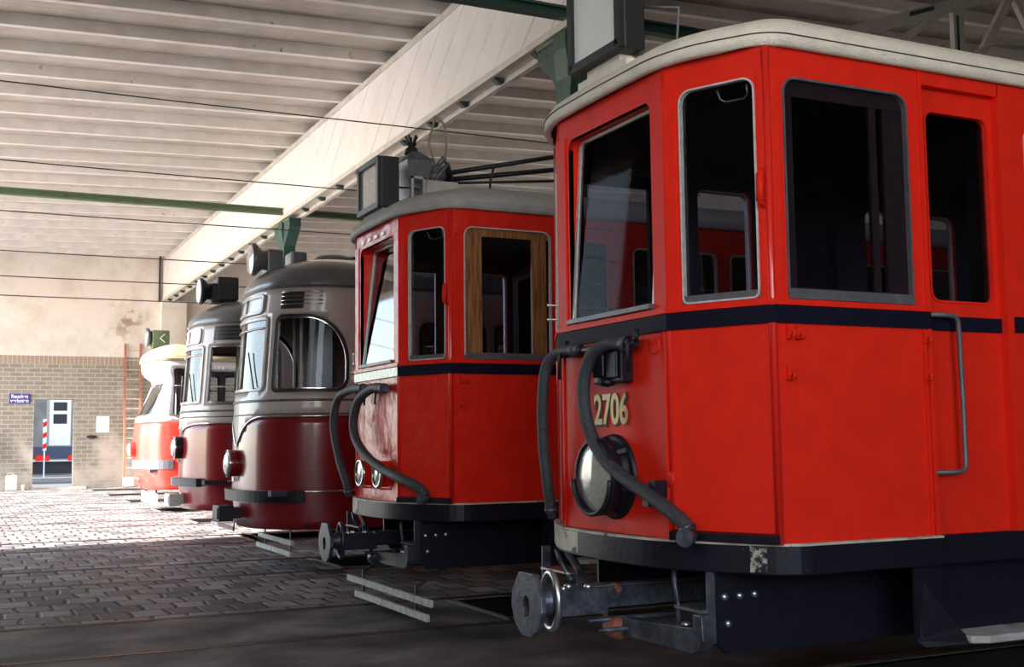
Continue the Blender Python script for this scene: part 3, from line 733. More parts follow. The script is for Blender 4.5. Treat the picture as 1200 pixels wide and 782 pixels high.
def new_tram(loc, label, cfg):
    t = empty('tram', loc, label, 'tram')
    hw, a, p, XE = cfg['hw'], cfg['a'], cfg['p'], 6.0
    lean = lerp_tab(cfg['lean'])
    S = Surf(round_plan(hw, a, p, XE), lean, lambda q: max(0, 1 - max(q.x, 0) / a) ** cfg.get('wp', .6))
    Z0, ZT = cfg['z0'], cfg['zt']; sn = S.s_of_x(XE - .01, True); L = -sn + .0
    step = .085
    zbelt = cfg['belt']; dip = cfg['dip']; s1 = cfg['s1']
    def zb(s): return zbelt - dip * max(0, 1 - abs(s) / s1) ** 2 if abs(s) < s1 else zbelt
    yw = cfg['ws_y']; sws = abs(S.s_of(-yw))
    holes_u = [rrect(-sws, sws, cfg['ws'][0], cfg['ws'][1], cfg.get('wsr', .05))]
    has_dest = 'dest' in cfg
    if has_dest:
        sd = abs(S.s_of(-cfg['dest'][2])); dest = rrect(-sd, sd, cfg['dest'][0], cfg['dest'][1], .05); holes_u.append(dest)
    sides = []
    for (xa, xb, z0, z1, rs) in cfg['side']:
        sa = S.s_of(-xa[1]) if isinstance(xa, tuple) else S.s_of_x(xa, True); sb = S.s_of_x(xb, True)
        sides.append(rrect(sb, sa, z0, z1, rs=rs)); bl, br, tr, tl = rs
        sides.append(rrect(-sa, -sb, z0, z1, rs=(br, bl, tl, tr)))
    holes_u += sides
    top = [(-L, ZT), (-L, zbelt)] ; bot = [(-L, Z0), (L, Z0), (L, zbelt)]
    curve = [(s1 * (i / 12 - 1) if i <= 12 else s1 * (i / 12 - 1), 0) for i in range(25)]; curve = [(s, zb(s)) for s, _ in curve]
    outer_u = [(-L, zbelt)] + curve + [(L, zbelt), (L, ZT), (-L, ZT)]
    outer_l = [(-L, Z0), (L, Z0), (L, zbelt)] + curve[::-1] + [(-L, zbelt)]
    # split so only the nose needs a fine grid
    u = MB(); sheet(u, S, outer_u, holes_u, thk=.03, step=step, smooth=True)
    u.build('upper_body', cfg['mu'], t)
    l = MB(); sheet(l, S, outer_l, [], thk=.03, step=step, smooth=True); lo = l.build('lower_body', cfg['ml'], t)
    # trims
    def strip(z, r, m, n=.004, sa=-L, sb=L, name='trim_strip', zf=None):
        k = max(8, int((sb - sa) / .06)); zf = zf or (lambda s: z)
        return MB().tube([S(sa + (sb - sa) * i / k, zf(sa + (sb - sa) * i / k), n) for i in range(k + 1)], r, 8).build(name, m, t)
    for z, r, m in cfg['strips']: strip(z, r, m)
    if dip: strip(0, .012, CHROME, zf=zb)
    # windows
    w = ring(MB(), S, holes_u[0], .03, .012, -.03, .06).build('windscreen_frame', cfg['mf'], t)
    sheet(MB(), S, inset(holes_u[0], .02), [], -.01, .004, step, True, back=False).build('windscreen_pane', cfg['gl'], w)
    if 'transom' in cfg:
        z = cfg['transom']; MB().tube([S(-sws + 2 * sws * i / 16, z, .0) for i in range(17)], .012, 6).build('transom_bar', cfg['mf'], w)
        MB().tube([S(0, cfg['ws'][0] + (z - cfg['ws'][0]) * i / 5, .0) for i in range(6)], .012, 6).build('mullion', cfg['mf'], w)
        for sg in (-1, 1): MB().tube([S(sg * sws * .75, cfg['ws'][0] + .02, .02), S(sg * sws * .45, cfg['ws'][0] + .42, .02)], .008, 6).build('wiper', BLACK, w)
    if has_dest:
        d = ring(MB(), S, dest, .03, .02, -.03, .06).build('display_frame', cfg['mf'], t)
        sheet(MB(), S, inset(dest, .02), [], -.004, .004, step, True, back=False).build('display_screen', SCREEN, d)
        MB().tube([S(0, cfg['dest'][0], .004), S(0, cfg['dest'][1], .004)], .012, 6).build('display_bar', cfg['mf'], d)
    for k, P in enumerate(sides):
        w = ring(MB(), S, P, .034, .014, -.03, .05).build('window_rim', cfg['ms'], t)
        ring(MB(), S, inset(P, .034), .008, .004, -.02, .05).build('inner_rim', CHROME, w)
        sheet(MB(), S, inset(P, .03), [], -.012, .004, step, True, back=False).build('window_pane', GLASS2, w)
        if k >= 2 or cfg.get('split'):
            za, zz = min(q[1] for q in P), max(q[1] for q in P); zc = za + (zz - za) * .62
            sa_, sb_ = min(q[0] for q in P), max(q[0] for q in P)
            MB().tube([S(sa_, zc, -.005), S((sa_ + sb_) / 2, zc, -.005), S(sb_, zc, -.005)], .014, 6).build('window_bar', CHROME, w)
    # roof
    ol = []
    for i in range(0, len(S.p)):
        q = S.p[i]; nn = S.nrm(S.L[i] - S.off) * cfg.get('over', .02); x = q.x + nn.x + lean(ZT) * S.wt(q); ol.append((x, q.y + nn.y))
    rf = roof_shell(ol, ZT - .005, cfg.get('lip', .04), cfg['rise'], cfg.get('spine', 1.1), XE, cfg.get('rp', 1.))
    ro = rf.build('roof', cfg['mr'], t)
    gz = ZT + cfg.get('lip', .04) * .5
    MB().tube([(x, y, gz) for x, y in ol], .012, 8).build('roof_gutter', cfg.get('mg', cfg['mr']), ro)
    # louvres
    if 'louv' in cfg:
        xa, xb, xc, zl = cfg['louv']
        for sg in (1, -1):
            la = S.s_of(-xa); lb = S.s_of_x(xb, True); lc = S.s_of_x(xc, True)
            sl = MB(); ch = MB()
            for z in zl:
                for (mbx, q0, q1, zz, hh, n1) in ((sl, lb, la, z, .022, .006),):
                    k = 6; A_ = [(q1 + (q0 - q1) * i / k) for i in range(k + 1)]
                    mbx.add([S(sg * s_, zz - hh, n1) for s_ in A_] + [S(sg * s_, zz + hh, n1) for s_ in A_], [(i, i + 1, i + 2 + k, i + 1 + k) for i in range(k)])
                ch.tube([S(sg * (la + (lc - la) * i / 8), z + .028, .012) for i in range(9)], .006, 6)
            sl.build('louvre_slot', BLACK, t); ch.build('louvre_blade', cfg['mb'], t)
    # insides
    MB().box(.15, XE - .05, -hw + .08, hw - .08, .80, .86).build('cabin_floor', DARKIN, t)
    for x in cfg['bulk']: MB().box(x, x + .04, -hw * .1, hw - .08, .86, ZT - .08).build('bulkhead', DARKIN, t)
    for x, y in cfg.get('poles', []): MB().cyl((x, y, .86), (x, y, ZT), .018, 10).build('grab_pole', WHITE, t)
    MB().box(.30, .55, -.5, .5, .86, 1.75).lathe((.62, 0, 1.75), (-.3, 0, 1), [(.18, 0), (.2, .01), (.18, .02)], 24).build('driver_desk', DARKIN, t)
    MB().box(XE - .05, XE, -hw + .02, hw - .02, Z0, ZT).build('end_wall', cfg['mu'], t)
    MB().box(.5, XE - .05, -hw + .07, hw - .07, Z0 + .01, Z0 + .05).build('under_panel', NAVY, t)
    for x in (2.6, 4.2):
        ax = MB()
        for y in (-.72, .72):
            sg = 1 if y > 0 else -1
            ax.lathe((x, y - sg * .05, .33), (0, sg, 0), [(0, 0), (.33, 0), (.33, .02), (.30, .03), (.30, .10), (0, .10)], 28)
        ax.build('wheelset', NAVY, t)
    # bumper
    bz0, bz1, bx, bo, bm = cfg['bumper']
    sb = -S.s_of_x(bx, True); k = 30; V = []
    for i in range(k + 1):
        s_ = -sb + 2 * sb * i / k; V.append([S(s_, bz0, 0), S(s_, bz0, bo), S(s_, bz1, bo), S(s_, bz1, 0)])
    mb = MB(); v = [q for r in V for q in r]; f = []
    for i in range(k):
        for j in range(4): l_ = (j + 1) % 4; f.append((i * 4 + j, i * 4 + l_, i * 4 + 4 + l_, i * 4 + 4 + j))
    f += [(0, 1, 2, 3), (k * 4 + 3, k * 4 + 2, k * 4 + 1, k * 4)]
    bu = mb.add(v, f).build('bumper', bm, t)
    # headlamp on the nose
    hz, hr_, hp, hy = cfg['lamp']; hx = S(0, hz)[0]
    for y in hy:
        hx = S(S.s_of(y), hz)[0]
        hl = MB().lathe((hx + .03, y, hz), (-1, 0, 0), [(hr_ * .9, 0), (hr_ * 1.0, .03), (hr_ * 1.0, hp), (hr_ * .93, hp + .02)], 32).build('headlamp', cfg['lm'], t)
        MB().lathe((hx + .03 - hp, y, hz), (-1, 0, 0), [(hr_ * 1.02, -.012), (hr_ * 1.04, .0), (hr_ * .98, .012), (hr_ * .9, .012)], 32).build('lamp_rim', CHROME, hl)
        MB().lathe((hx + .03 - hp, y, hz), (-1, 0, 0), [(hr_ * .92, .008), (hr_ * .6, .03), (0, .04)], 32).build('lamp_lens', cfg.get('lens', LENS), hl)
        MB().box(hx - .04, hx + .02, y - .04, y + .04, hz - hr_ - .05, hz - hr_ * .9).build('lamp_bracket', CHROME, hl)
    # coupler under the bumper
    cxx, cz, cs, cm = cfg['coup']
    co = MB(); co.box(cxx, cxx + .16, -cs, cs, cz - .085, cz + .085); co.box(cxx + .16, cxx + .9, -cs * .5, cs * .5, cz - .06, cz + .06)
    co.box(cxx - .012, cxx, -cs * .8, cs * .8, cz - .06, cz + .06).build('coupler', cm, t, bevel=.012)
    # life guard
    if 'guard' in cfg:
        gx, hwg = cfg['guard']
        for z0_, x_ in ((.30, gx), (.19, gx - .02)): MB().box(x_, x_ + .025, -hwg, hwg, z0_ - .025, z0_ + .025).build('guard_plank', cfg.get('gm', BOARDW), t)
        for y in (-hwg * .8, hwg * .7): MB().beam((gx + .03, y, .16), (gx + .03, y, Z0 + .02), .03, .012, (1, 0, 0)).build('guard_hanger', NAVY, t)
    return t, S

LEAN = [(.45, .05), (.7, .01), (.85, 0), (1.3, 0), (1.8, .015), (1.92, .03), (2.7, .085), (2.98, .12), (3.4, .2)]
base = dict(hw=1.03, a=.95, p=2.4, z0=.45, zt=3.0, belt=1.63, dip=.33, s1=.62, ws_y=.60, ws=(1.91, 2.70), lean=LEAN,
            mu=IVORY, ml=RED_D, mr=DGREY, mf=IVORY, ms=BLACK, mb=CHROME, gl=MIRR, dest=(2.745, 2.955, .50), transom=2.58,
            strips=((1.80, .013, SILL), (.845, .014, CHROME), (1.655, .008, SILL)), rise=.38, over=.015, lip=.05, spine=1.15,
            bumper=(.735, .855, .50, .085, NAVY), lm=RED_D)
c3 = dict(base); c3.update(side=[((0, .70), .95, 1.885, 2.71, (.16, .06, .09, .52)), (1.75, 2.55, 1.95, 2.65, (.1,) * 4), (2.65, 3.45, 1.95, 2.65, (.1,) * 4), (3.55, 4.35, 1.95, 2.65, (.1,) * 4)],
    louv=(.74, .42, .62, (2.79, 2.83, 2.875, 2.92)), bulk=[1.05], poles=[(.62, -.35), (.72, .3)], lamp=(1.135, .145, .13, (0,)), coup=(-.22, .60, .16, NAVY), guard=(.42, .74))
t3, S3 = new_tram((2.845, 12.93, 0), 'dark red and ivory rounded tram with a dark grey roof and round-cornered cab window', c3)
c4 = dict(base); c4.update(side=[((0, .70), 1.15, 1.885, 2.72, (.10, .05, .07, .12)), (1.6, 2.5, 1.95, 2.65, (.1,) * 4), (2.6, 3.5, 1.95, 2.65, (.1,) * 4)],
    louv=(.74, .62, .70, (2.79, 2.84, 2.89, 2.94)), mb=SILL, bulk=[], poles=[(.75, -.2)], lamp=(1.30, .155, .13, (0,)), coup=(-.18, .575, .18, ALU), guard=(.60, .74), mr=DGREY, gm=STEEL, lm=BLACK, dip=.12, s1=.7, ms=SILL, strips=((1.80, .013, SILL), (.845, .014, CHROME), (1.72, .008, SILL)))
c4['bumper'] = (.77, .88, .16, .10, SLATE)
t4, S4 = new_tram((2.95, 16.98, 0), 'dark red and ivory rounded tram with ribbed vents above its wide cab window', c4)
L5 = [(.45, .16), (.7, .04), (.85, 0), (1.5, -.01), (1.82, .02), (1.9, .05), (2.60, .42), (2.66, .42), (2.72, .30), (2.78, .19), (2.84, .15), (3.0, .13), (3.1, .16)]
c5 = dict(hw=1.08, a=.62, p=2.6, z0=.45, zt=3.03, belt=1.80, dip=0, s1=.6, ws_y=.82, ws=(1.92, 2.60), lean=L5, mu=WHITE5, ml=RED_O, mr=BEIGE, mf=CHROME, ms=SILL, mb=CHROME, gl=MIRR,
          strips=(), rise=.34, over=.03, lip=.07, spine=1.0, bumper=(.86, 1.035, .58, .02, SLATE), lm=RED_O, side=[(.52, .90, 1.90, 2.90, (.09,) * 4), (1.1, 1.9, 1.95, 2.85, (.09,) * 4), (2.0, 2.8, 1.95, 2.85, (.09,) * 4)],
          bulk=[], lamp=(1.255, .15, .14, (0,)), coup=(-.2, .60, .2, ALU), split=True, wp=1.3, poles=[(.8, 0)])
t5, S5 = new_tram((3.43, 25.0, 0), 'orange-red and white tram with a raked windscreen under a beige roof', c5)
MB().box(.28, .31, -1.0, 1.0, .16, .38).build('guard_plank', BOARDW, t5)
for y in (-.7, .7): MB().box(.31, .34, y - .02, y + .02, .2, .5).build('guard_hanger', NAVY, t5)

def route_disc(t, x, z, r, depth, m_body, m_face, extra=True):
    d = MB().lathe((x, 0, z), (1, 0, 0), [(0, 0), (r * .93, 0), (r, .015), (r, .05), (r * .62, .12), (r * .62, depth), (r * .5, depth + .03), (0, depth + .03)], 36).build('roof_headlamp', m_body, t)
    MB().lathe((x - .004, 0, z), (-1, 0, 0), [(r * .90, 0), (0, .01)], 32).build('lamp_face', m_face, d)
    if extra:
        MB().box(x + .16, x + .34, -.14, .14, z - .17, z + .11).build('lamp_housing', m_body, d, bevel=.02)
    return d
route_disc(t3, .13, 3.40, .185, .22, DGREY, LENS, True)
MB().box(.56, .74, -.15, .15, 3.34, 3.50).build('roof_box', DGREY, t3, bevel=.02)
MB().lathe((1.1, 0, 3.38), (0, 0, 1), [(.25, 0), (.25, .06), (.2, .10), (0, .11)], 20).build('roof_vent', DGREY, t3)
MB().tube([(1.2, 0, 3.47), (2.6, 0, 3.58)], .018, 8).build('trolley_pole', NAVY, t3)
route_disc(t4, .22, 3.54, .19, .24, BLACK, SCREEN, True)
MB().box(.45, .75, -.2, .2, 3.40, 3.74).build('roof_box', BLACK, t4, bevel=.02)
MB().tube([(.8, -.1, 3.38), (1.4, -.3, 3.62)], .025, 8).build('roof_stay', BLACK, t4)
MB().lathe((.18, 0, 3.56), (1, 0, 0), [(0, 0), (.20, 0), (.20, .04), (.12, .10), (0, .10)], 28).build('roof_headlamp', SILL, t5)
MB().box(.28, .62, -.2, .2, 3.34, 3.70).build('route_box', GREENL, t5, bevel=.02)
MB().beam((.52, -.212, 3.62), (.42, -.212, 3.53), .012, .03, (0, 1, 0)).beam((.42, -.212, 3.54), (.52, -.212, 3.45), .012, .03, (0, 1, 0)).build('route_mark', SIGNW, t5)
# ------------------------------------------------------------------ the hall
def tagk(o, **k):
    for a, b in k.items(): o[a] = b
    return o
TRACKS = [4.949, 8.762, 12.93, 16.98, 21.1, 25.0, 29.4, 33.4, 37.3]
HX0, HX1, HY0, HY1 = -4., 18., -7., 39.5

def floor_mat():
    m = bpy.data.materials.new('cobbled_floor'); m.use_nodes = True; nt = m.node_tree; b = nt.nodes['Principled BSDF']
    N = nt.nodes.new; Lk = nt.links.new
    tc = N('ShaderNodeTexCoord')
    ns = N('ShaderNodeTexNoise'); ns.inputs['Scale'].default_value = 1.7; ns.inputs['Detail'].default_value = 3
    Lk(tc.outputs['Object'], ns.inputs['Vector'])
    sc = N('ShaderNodeVectorMath'); sc.operation = 'SCALE'; sc.inputs['Scale'].default_value = .13
    sb = N('ShaderNodeVectorMath'); sb.operation = 'SUBTRACT'; sb.inputs[1].default_value = (.5, .5, .5)
    Lk(ns.outputs['Color'], sb.inputs[0]); Lk(sb.outputs[0], sc.inputs[0])
    ad = N('ShaderNodeVectorMath'); Lk(tc.outputs['Object'], ad.inputs[0]); Lk(sc.outputs[0], ad.inputs[1])
    br = N('ShaderNodeTexBrick'); br.inputs['Scale'].default_value = 1.; br.inputs['Brick Width'].default_value = .27; br.inputs['Row Height'].default_value = .36
    br.inputs['Mortar Size'].default_value = .026; br.inputs['Mortar Smooth'].default_value = .7; br.offset = .5
    br.inputs['Color1'].default_value = (.31, .28, .27, 1); br.inputs['Color2'].default_value = (.10, .095, .10, 1); br.inputs['Mortar'].default_value = (.03, .027, .026, 1)
    br.inputs['Bias'].default_value = 0.
    Lk(ad.outputs[0], br.inputs['Vector'])
    n2 = N('ShaderNodeTexNoise'); n2.inputs['Scale'].default_value = 22; n2.inputs['Detail'].default_value = 6; Lk(tc.outputs['Object'], n2.inputs['Vector'])
    n3 = N('ShaderNodeTexNoise'); n3.inputs['Scale'].default_value = 1.5; n3.inputs['Detail'].default_value = 5; Lk(tc.outputs['Object'], n3.inputs['Vector'])
    # slab colour
    cr = N('ShaderNodeValToRGB'); cr.color_ramp.elements[0].color = (.055, .052, .06, 1); cr.color_ramp.elements[1].color = (.16, .15, .15, 1)
    cr.color_ramp.elements[0].position = .35; cr.color_ramp.elements[1].position = .68
    Lk(n3.outputs['Fac'], cr.inputs[0])
    sp = N('ShaderNodeSeparateXYZ'); Lk(ad.outputs[0], sp.inputs[0])
    mr = N('ShaderNodeMapRange'); mr.inputs['From Min'].default_value = 9.45; mr.inputs['From Max'].default_value = 9.6; Lk(sp.outputs['Y'], mr.inputs['Value'])
    mx = N('ShaderNodeMix'); mx.data_type = 'RGBA'; Lk(mr.outputs[0], mx.inputs[0]); Lk(cr.outputs[0], mx.inputs[6]); Lk(br.outputs['Color'], mx.inputs[7])
    mr2 = N('ShaderNodeMapRange'); mr2.inputs['To Min'].default_value = .5; mr2.inputs['To Max'].default_value = 1.45; Lk(n3.outputs['Fac'], mr2.inputs['Value'])
    mr2.inputs['From Min'].default_value = .3; mr2.inputs['From Max'].default_value = .7
    vs = N('ShaderNodeVectorMath'); vs.operation = 'SCALE'; Lk(mx.outputs[2], vs.inputs[0]); Lk(mr2.outputs[0], vs.inputs['Scale'])
    Lk(vs.outputs[0], b.inputs['Base Color'])
    b.inputs['Roughness'].default_value = .7
    # height: stones minus mortar plus grain
    m1 = N('ShaderNodeMath'); m1.operation = 'MULTIPLY'; Lk(br.outputs['Fac'], m1.inputs[0]); m1.inputs[1].default_value = -1.
    m2 = N('ShaderNodeMath'); m2.operation = 'MULTIPLY'; Lk(m1.outputs[0], m2.inputs[0]); Lk(mr.outputs[0], m2.inputs[1])
    m3 = N('ShaderNodeMath'); m3.operation = 'MULTIPLY_ADD'; Lk(n2.outputs['Fac'], m3.inputs[0]); m3.inputs[1].default_value = .35; Lk(m2.outputs[0], m3.inputs[2])
    bp = N('ShaderNodeBump'); bp.inputs['Strength'].default_value = 1.; bp.inputs['Distance'].default_value = .022
    Lk(m3.outputs[0], bp.inputs['Height']); Lk(bp.outputs['Normal'], b.inputs['Normal'])
    return m

def wall_mat():
    m = bpy.data.materials.new('brick_and_plaster'); m.use_nodes = True; nt = m.node_tree; b = nt.nodes['Principled BSDF']
    N = nt.nodes.new; Lk = nt.links.new
    tc = N('ShaderNodeTexCoord'); mp = N('ShaderNodeMapping'); mp.inputs['Rotation'].default_value = (-PI / 2, 0, 0); Lk(tc.outputs['Object'], mp.inputs['Vector'])
    # x stays x, z becomes y
    sx = N('ShaderNodeSeparateXYZ'); Lk(tc.outputs['Object'], sx.inputs[0])
    cb = N('ShaderNodeCombineXYZ'); Lk(sx.outputs['X'], cb.inputs['X']); Lk(sx.outputs['Z'], cb.inputs['Y'])
    br = N('ShaderNodeTexBrick'); br.inputs['Scale'].default_value = 1.; br.inputs['Brick Width'].default_value = .36; br.inputs['Row Height'].default_value = .135
    br.inputs['Mortar Size'].default_value = .014; br.inputs['Mortar Smooth'].default_value = .3
    br.inputs['Color1'].default_value = (.31, .285, .25, 1); br.inputs['Color2'].default_value = (.24, .22, .19, 1); br.inputs['Mortar'].default_value = (.46, .42, .36, 1)
    Lk(cb.outputs[0], br.inputs['Vector'])
    bd = N('ShaderNodeTexBrick'); bd.inputs['Scale'].default_value = 1.; bd.inputs['Brick Width'].default_value = .13; bd.inputs['Row Height'].default_value = .3; bd.offset = 0
    bd.inputs['Mortar Size'].default_value = .012; bd.inputs['Color1'].default_value = (.33, .27, .22, 1); bd.inputs['Color2'].default_value = (.34, .26, .20, 1); bd.inputs['Mortar'].default_value = (.5, .43, .36, 1)
    Lk(cb.outputs[0], bd.inputs['Vector'])
    n1 = N('ShaderNodeTexNoise'); n1.inputs['Scale'].default_value = .8; n1.inputs['Detail'].default_value = 7; n1.inputs['Roughness'].default_value = .65; Lk(tc.outputs['Object'], n1.inputs['Vector'])
    pr = N('ShaderNodeValToRGB'); e = pr.color_ramp.elements; e[0].position = .3; e[0].color = (.60, .54, .47, 1); e[1].position = .55; e[1].color = (.76, .72, .68, 1)
    Lk(n1.outputs['Fac'], pr.inputs[0])
    def step(z, w=.01):
        r = N('ShaderNodeMapRange'); r.inputs['From Min'].default_value = z; r.inputs['From Max'].default_value = z + w; Lk(sx.outputs['Z'], r.inputs['Value']); return r
    a = N('ShaderNodeMix'); a.data_type = 'RGBA'; Lk(step(3.90).outputs[0], a.inputs[0]); Lk(br.outputs['Color'], a.inputs[6]); Lk(bd.outputs['Color'], a.inputs[7])
    c = N('ShaderNodeMix'); c.data_type = 'RGBA'; Lk(step(4.17).outputs[0], c.inputs[0]); Lk(a.outputs[2], c.inputs[6]); Lk(pr.outputs[0], c.inputs[7])
    # whitish efflorescence low on the wall
    n2 = N('ShaderNodeTexNoise'); n2.inputs['Scale'].default_value = 1.3; n2.inputs['Detail'].default_value = 8; Lk(tc.outputs['Object'], n2.inputs['Vector'])
    zr = N('ShaderNodeMapRange'); zr.inputs['From Min'].default_value = 2.6; zr.inputs['From Max'].default_value = .0; zr.inputs['To Max'].default_value = .38; Lk(sx.outputs['Z'], zr.inputs['Value'])
    ad = N('ShaderNodeMath'); Lk(n2.outputs['Fac'], ad.inputs[0]); Lk(zr.outputs[0], ad.inputs[1])
    st = N('ShaderNodeMapRange'); st.inputs['From Min'].default_value = .62; st.inputs['From Max'].default_value = .85; Lk(ad.outputs[0], st.inputs['Value'])
    d = N('ShaderNodeMix'); d.data_type = 'RGBA'; Lk(st.outputs[0], d.inputs[0]); Lk(c.outputs[2], d.inputs[6]); d.inputs[7].default_value = (.55, .50, .44, 1)
    # dark sooty stain by the doorway
    vd = N('ShaderNodeVectorMath'); vd.operation = 'DISTANCE'; vd.inputs[1].default_value = (1.25, 39.5, 1.15); Lk(tc.outputs['Object'], vd.inputs[0])
    dr = N('ShaderNodeMapRange'); dr.inputs['From Min'].default_value = .9; dr.inputs['From Max'].default_value = .2; Lk(vd.outputs['Value'], dr.inputs['Value'])
    dm = N('ShaderNodeMath'); dm.operation = 'MULTIPLY'; Lk(dr.outputs[0], dm.inputs[0]); Lk(n2.outputs['Fac'], dm.inputs[1])
    f = N('ShaderNodeMix'); f.data_type = 'RGBA'; Lk(dm.outputs[0], f.inputs[0]); Lk(d.outputs[2], f.inputs[6]); f.inputs[7].default_value = (.03, .025, .02, 1)
    # peeled brownish patch in the plaster
    v2 = N('ShaderNodeVectorMath'); v2.operation = 'DISTANCE'; v2.inputs[1].default_value = (5.1, 39.5, 5.35); Lk(tc.outputs['Object'], v2.inputs[0])
    d2 = N('ShaderNodeMapRange'); d2.inputs['From Min'].default_value = .9; d2.inputs['From Max'].default_value = .1; Lk(v2.outputs['Value'], d2.inputs['Value'])
    n5 = N('ShaderNodeTexNoise'); n5.inputs['Scale'].default_value = 3.5; n5.inputs['Detail'].default_value = 6; Lk(tc.outputs['Object'], n5.inputs['Vector'])
    r5 = N('ShaderNodeMapRange'); r5.inputs['From Min'].default_value = .52; r5.inputs['From Max'].default_value = .6; r5.inputs['To Max'].default_value = .7; Lk(n5.outputs['Fac'], r5.inputs['Value'])
    e2 = N('ShaderNodeMath'); e2.operation = 'MULTIPLY'; Lk(d2.outputs[0], e2.inputs[0]); Lk(r5.outputs[0], e2.inputs[1])
    g = N('ShaderNodeMix'); g.data_type = 'RGBA'; Lk(e2.outputs[0], g.inputs[0]); Lk(f.outputs[2], g.inputs[6]); g.inputs[7].default_value = (.25, .15, .09, 1)
    Lk(g.outputs[2], b.inputs['Base Color']); b.inputs['Roughness'].default_value = .85
    bp = N('ShaderNodeBump'); bp.inputs['Strength'].default_value = .3; bp.inputs['Distance'].default_value = .02; Lk(n2.outputs['Fac'], bp.inputs['Height']); Lk(bp.outputs['Normal'], b.inputs['Normal'])
    return m

def plank_mat(name, c1, c2, line, axis, width, dirty=.35, bumpy=.4, crack=.0, slant=None):
    """painted boards; axis = coordinate across the boards"""
    m = bpy.data.materials.new(name); m.use_nodes = True; nt = m.node_tree; b = nt.nodes['Principled BSDF']
    N = nt.nodes.new; Lk = nt.links.new
    tc = N('ShaderNodeTexCoord'); sx = N('ShaderNodeSeparateXYZ'); Lk(tc.outputs['Object'], sx.inputs[0])
    dv = N('ShaderNodeMath'); dv.operation = 'DIVIDE'
    if slant:
        dt = N('ShaderNodeVectorMath'); dt.operation = 'DOT_PRODUCT'; dt.inputs[1].default_value = slant; Lk(tc.outputs['Object'], dt.inputs[0]); Lk(dt.outputs['Value'], dv.inputs[0])
    else: Lk(sx.outputs[axis], dv.inputs[0]); dv.inputs[1].default_value = width
    fr = N('ShaderNodeMath'); fr.operation = 'FRACT'; Lk(dv.outputs[0], fr.inputs[0])
    fl = N('ShaderNodeMath'); fl.operation = 'FLOOR'; Lk(dv.outputs[0], fl.inputs[0])
    wn = N('ShaderNodeTexWhiteNoise'); wn.noise_dimensions = '1D'; Lk(fl.outputs[0], wn.inputs['W'])
    # joint mask, its darkness different for every board
    cmpn = N('ShaderNodeMapRange'); cmpn.inputs['From Min'].default_value = .0; cmpn.inputs['From Max'].default_value = .07; cmpn.inputs['To Min'].default_value = 1; cmpn.inputs['To Max'].default_value = 0
    Lk(fr.outputs[0], cmpn.inputs['Value'])
    n0 = N('ShaderNodeTexNoise'); n0.inputs['Scale'].default_value = .8; n0.inputs['Detail'].default_value = 3; Lk(tc.outputs['Object'], n0.inputs['Vector'])
    r0 = N('ShaderNodeMapRange'); r0.inputs['From Min'].default_value = .36; r0.inputs['From Max'].default_value = .56; Lk(n0.outputs['Fac'], r0.inputs['Value'])
    mm = N('ShaderNodeMath'); mm.operation = 'MULTIPLY'; Lk(cmpn.outputs[0], mm.inputs[0]); Lk(r0.outputs[0], mm.inputs[1])
    m4 = N('ShaderNodeMath'); m4.operation = 'MULTIPLY'; Lk(mm.outputs[0], m4.inputs[0]); Lk(wn.outputs['Value'], m4.inputs[1])
    n1 = N('ShaderNodeTexNoise'); n1.inputs['Scale'].default_value = 2.2; n1.inputs['Detail'].default_value = 7; Lk(tc.outputs['Object'], n1.inputs['Vector'])
    cx = N('ShaderNodeMix'); cx.data_type = 'RGBA'; r1 = N('ShaderNodeMapRange'); r1.inputs['From Min'].default_value = .35; r1.inputs['From Max'].default_value = .75; Lk(n1.outputs['Fac'], r1.inputs['Value'])
    Lk(r1.outputs[0], cx.inputs[0]); cx.inputs[6].default_value = (*c1, 1); cx.inputs[7].default_value = (*c2, 1)
    ln = N('ShaderNodeMix'); ln.data_type = 'RGBA'; Lk(m4.outputs[0], ln.inputs[0]); Lk(cx.outputs[2], ln.inputs[6]); ln.inputs[7].default_value = (*line, 1)
    Lk(ln.outputs[2], b.inputs['Base Color']); b.inputs['Roughness'].default_value = .7
    bp = N('ShaderNodeBump'); bp.inputs['Strength'].default_value = bumpy; bp.inputs['Distance'].default_value = .01
    inv = N('ShaderNodeMath'); inv.operation = 'SUBTRACT'; inv.inputs[0].default_value = 1; Lk(cmpn.outputs[0], inv.inputs[1]); Lk(inv.outputs[0], bp.inputs['Height']); Lk(bp.outputs['Normal'], b.inputs['Normal'])
    return m

FLOOR = floor_mat(); WALL = wall_mat()
BOARDS = plank_mat('ceiling_boards', (.54, .50, .45), (.42, .375, .32), (.03, .02, .015), 'Y', .19, crack=1)
PURL = mat('painted_purlin', (.76, .725, .69), .65, noise=(3, .1), mix=(6, (.3, .24, .18), .64, .74))
GIRD = plank_mat('girder_boarding', (.80, .765, .755), (.73, .70, .68), (.03, .025, .02), 'Y', .14, slant=(0, .61, .79))
FLNG = mat('girder_flange_paint', (.55, .52, .47), .55, noise=(4, .12))
PLAST = mat('wall_plaster', (.33, .30, .26), .85, noise=(2, .15))
YARD = mat('yard_concrete', (.42, .39, .35), .85, noise=(1.5, .15))
RAILM = mat('rusty_rail', (.10, .055, .035), .45, metal=.5, noise=(12, .3))

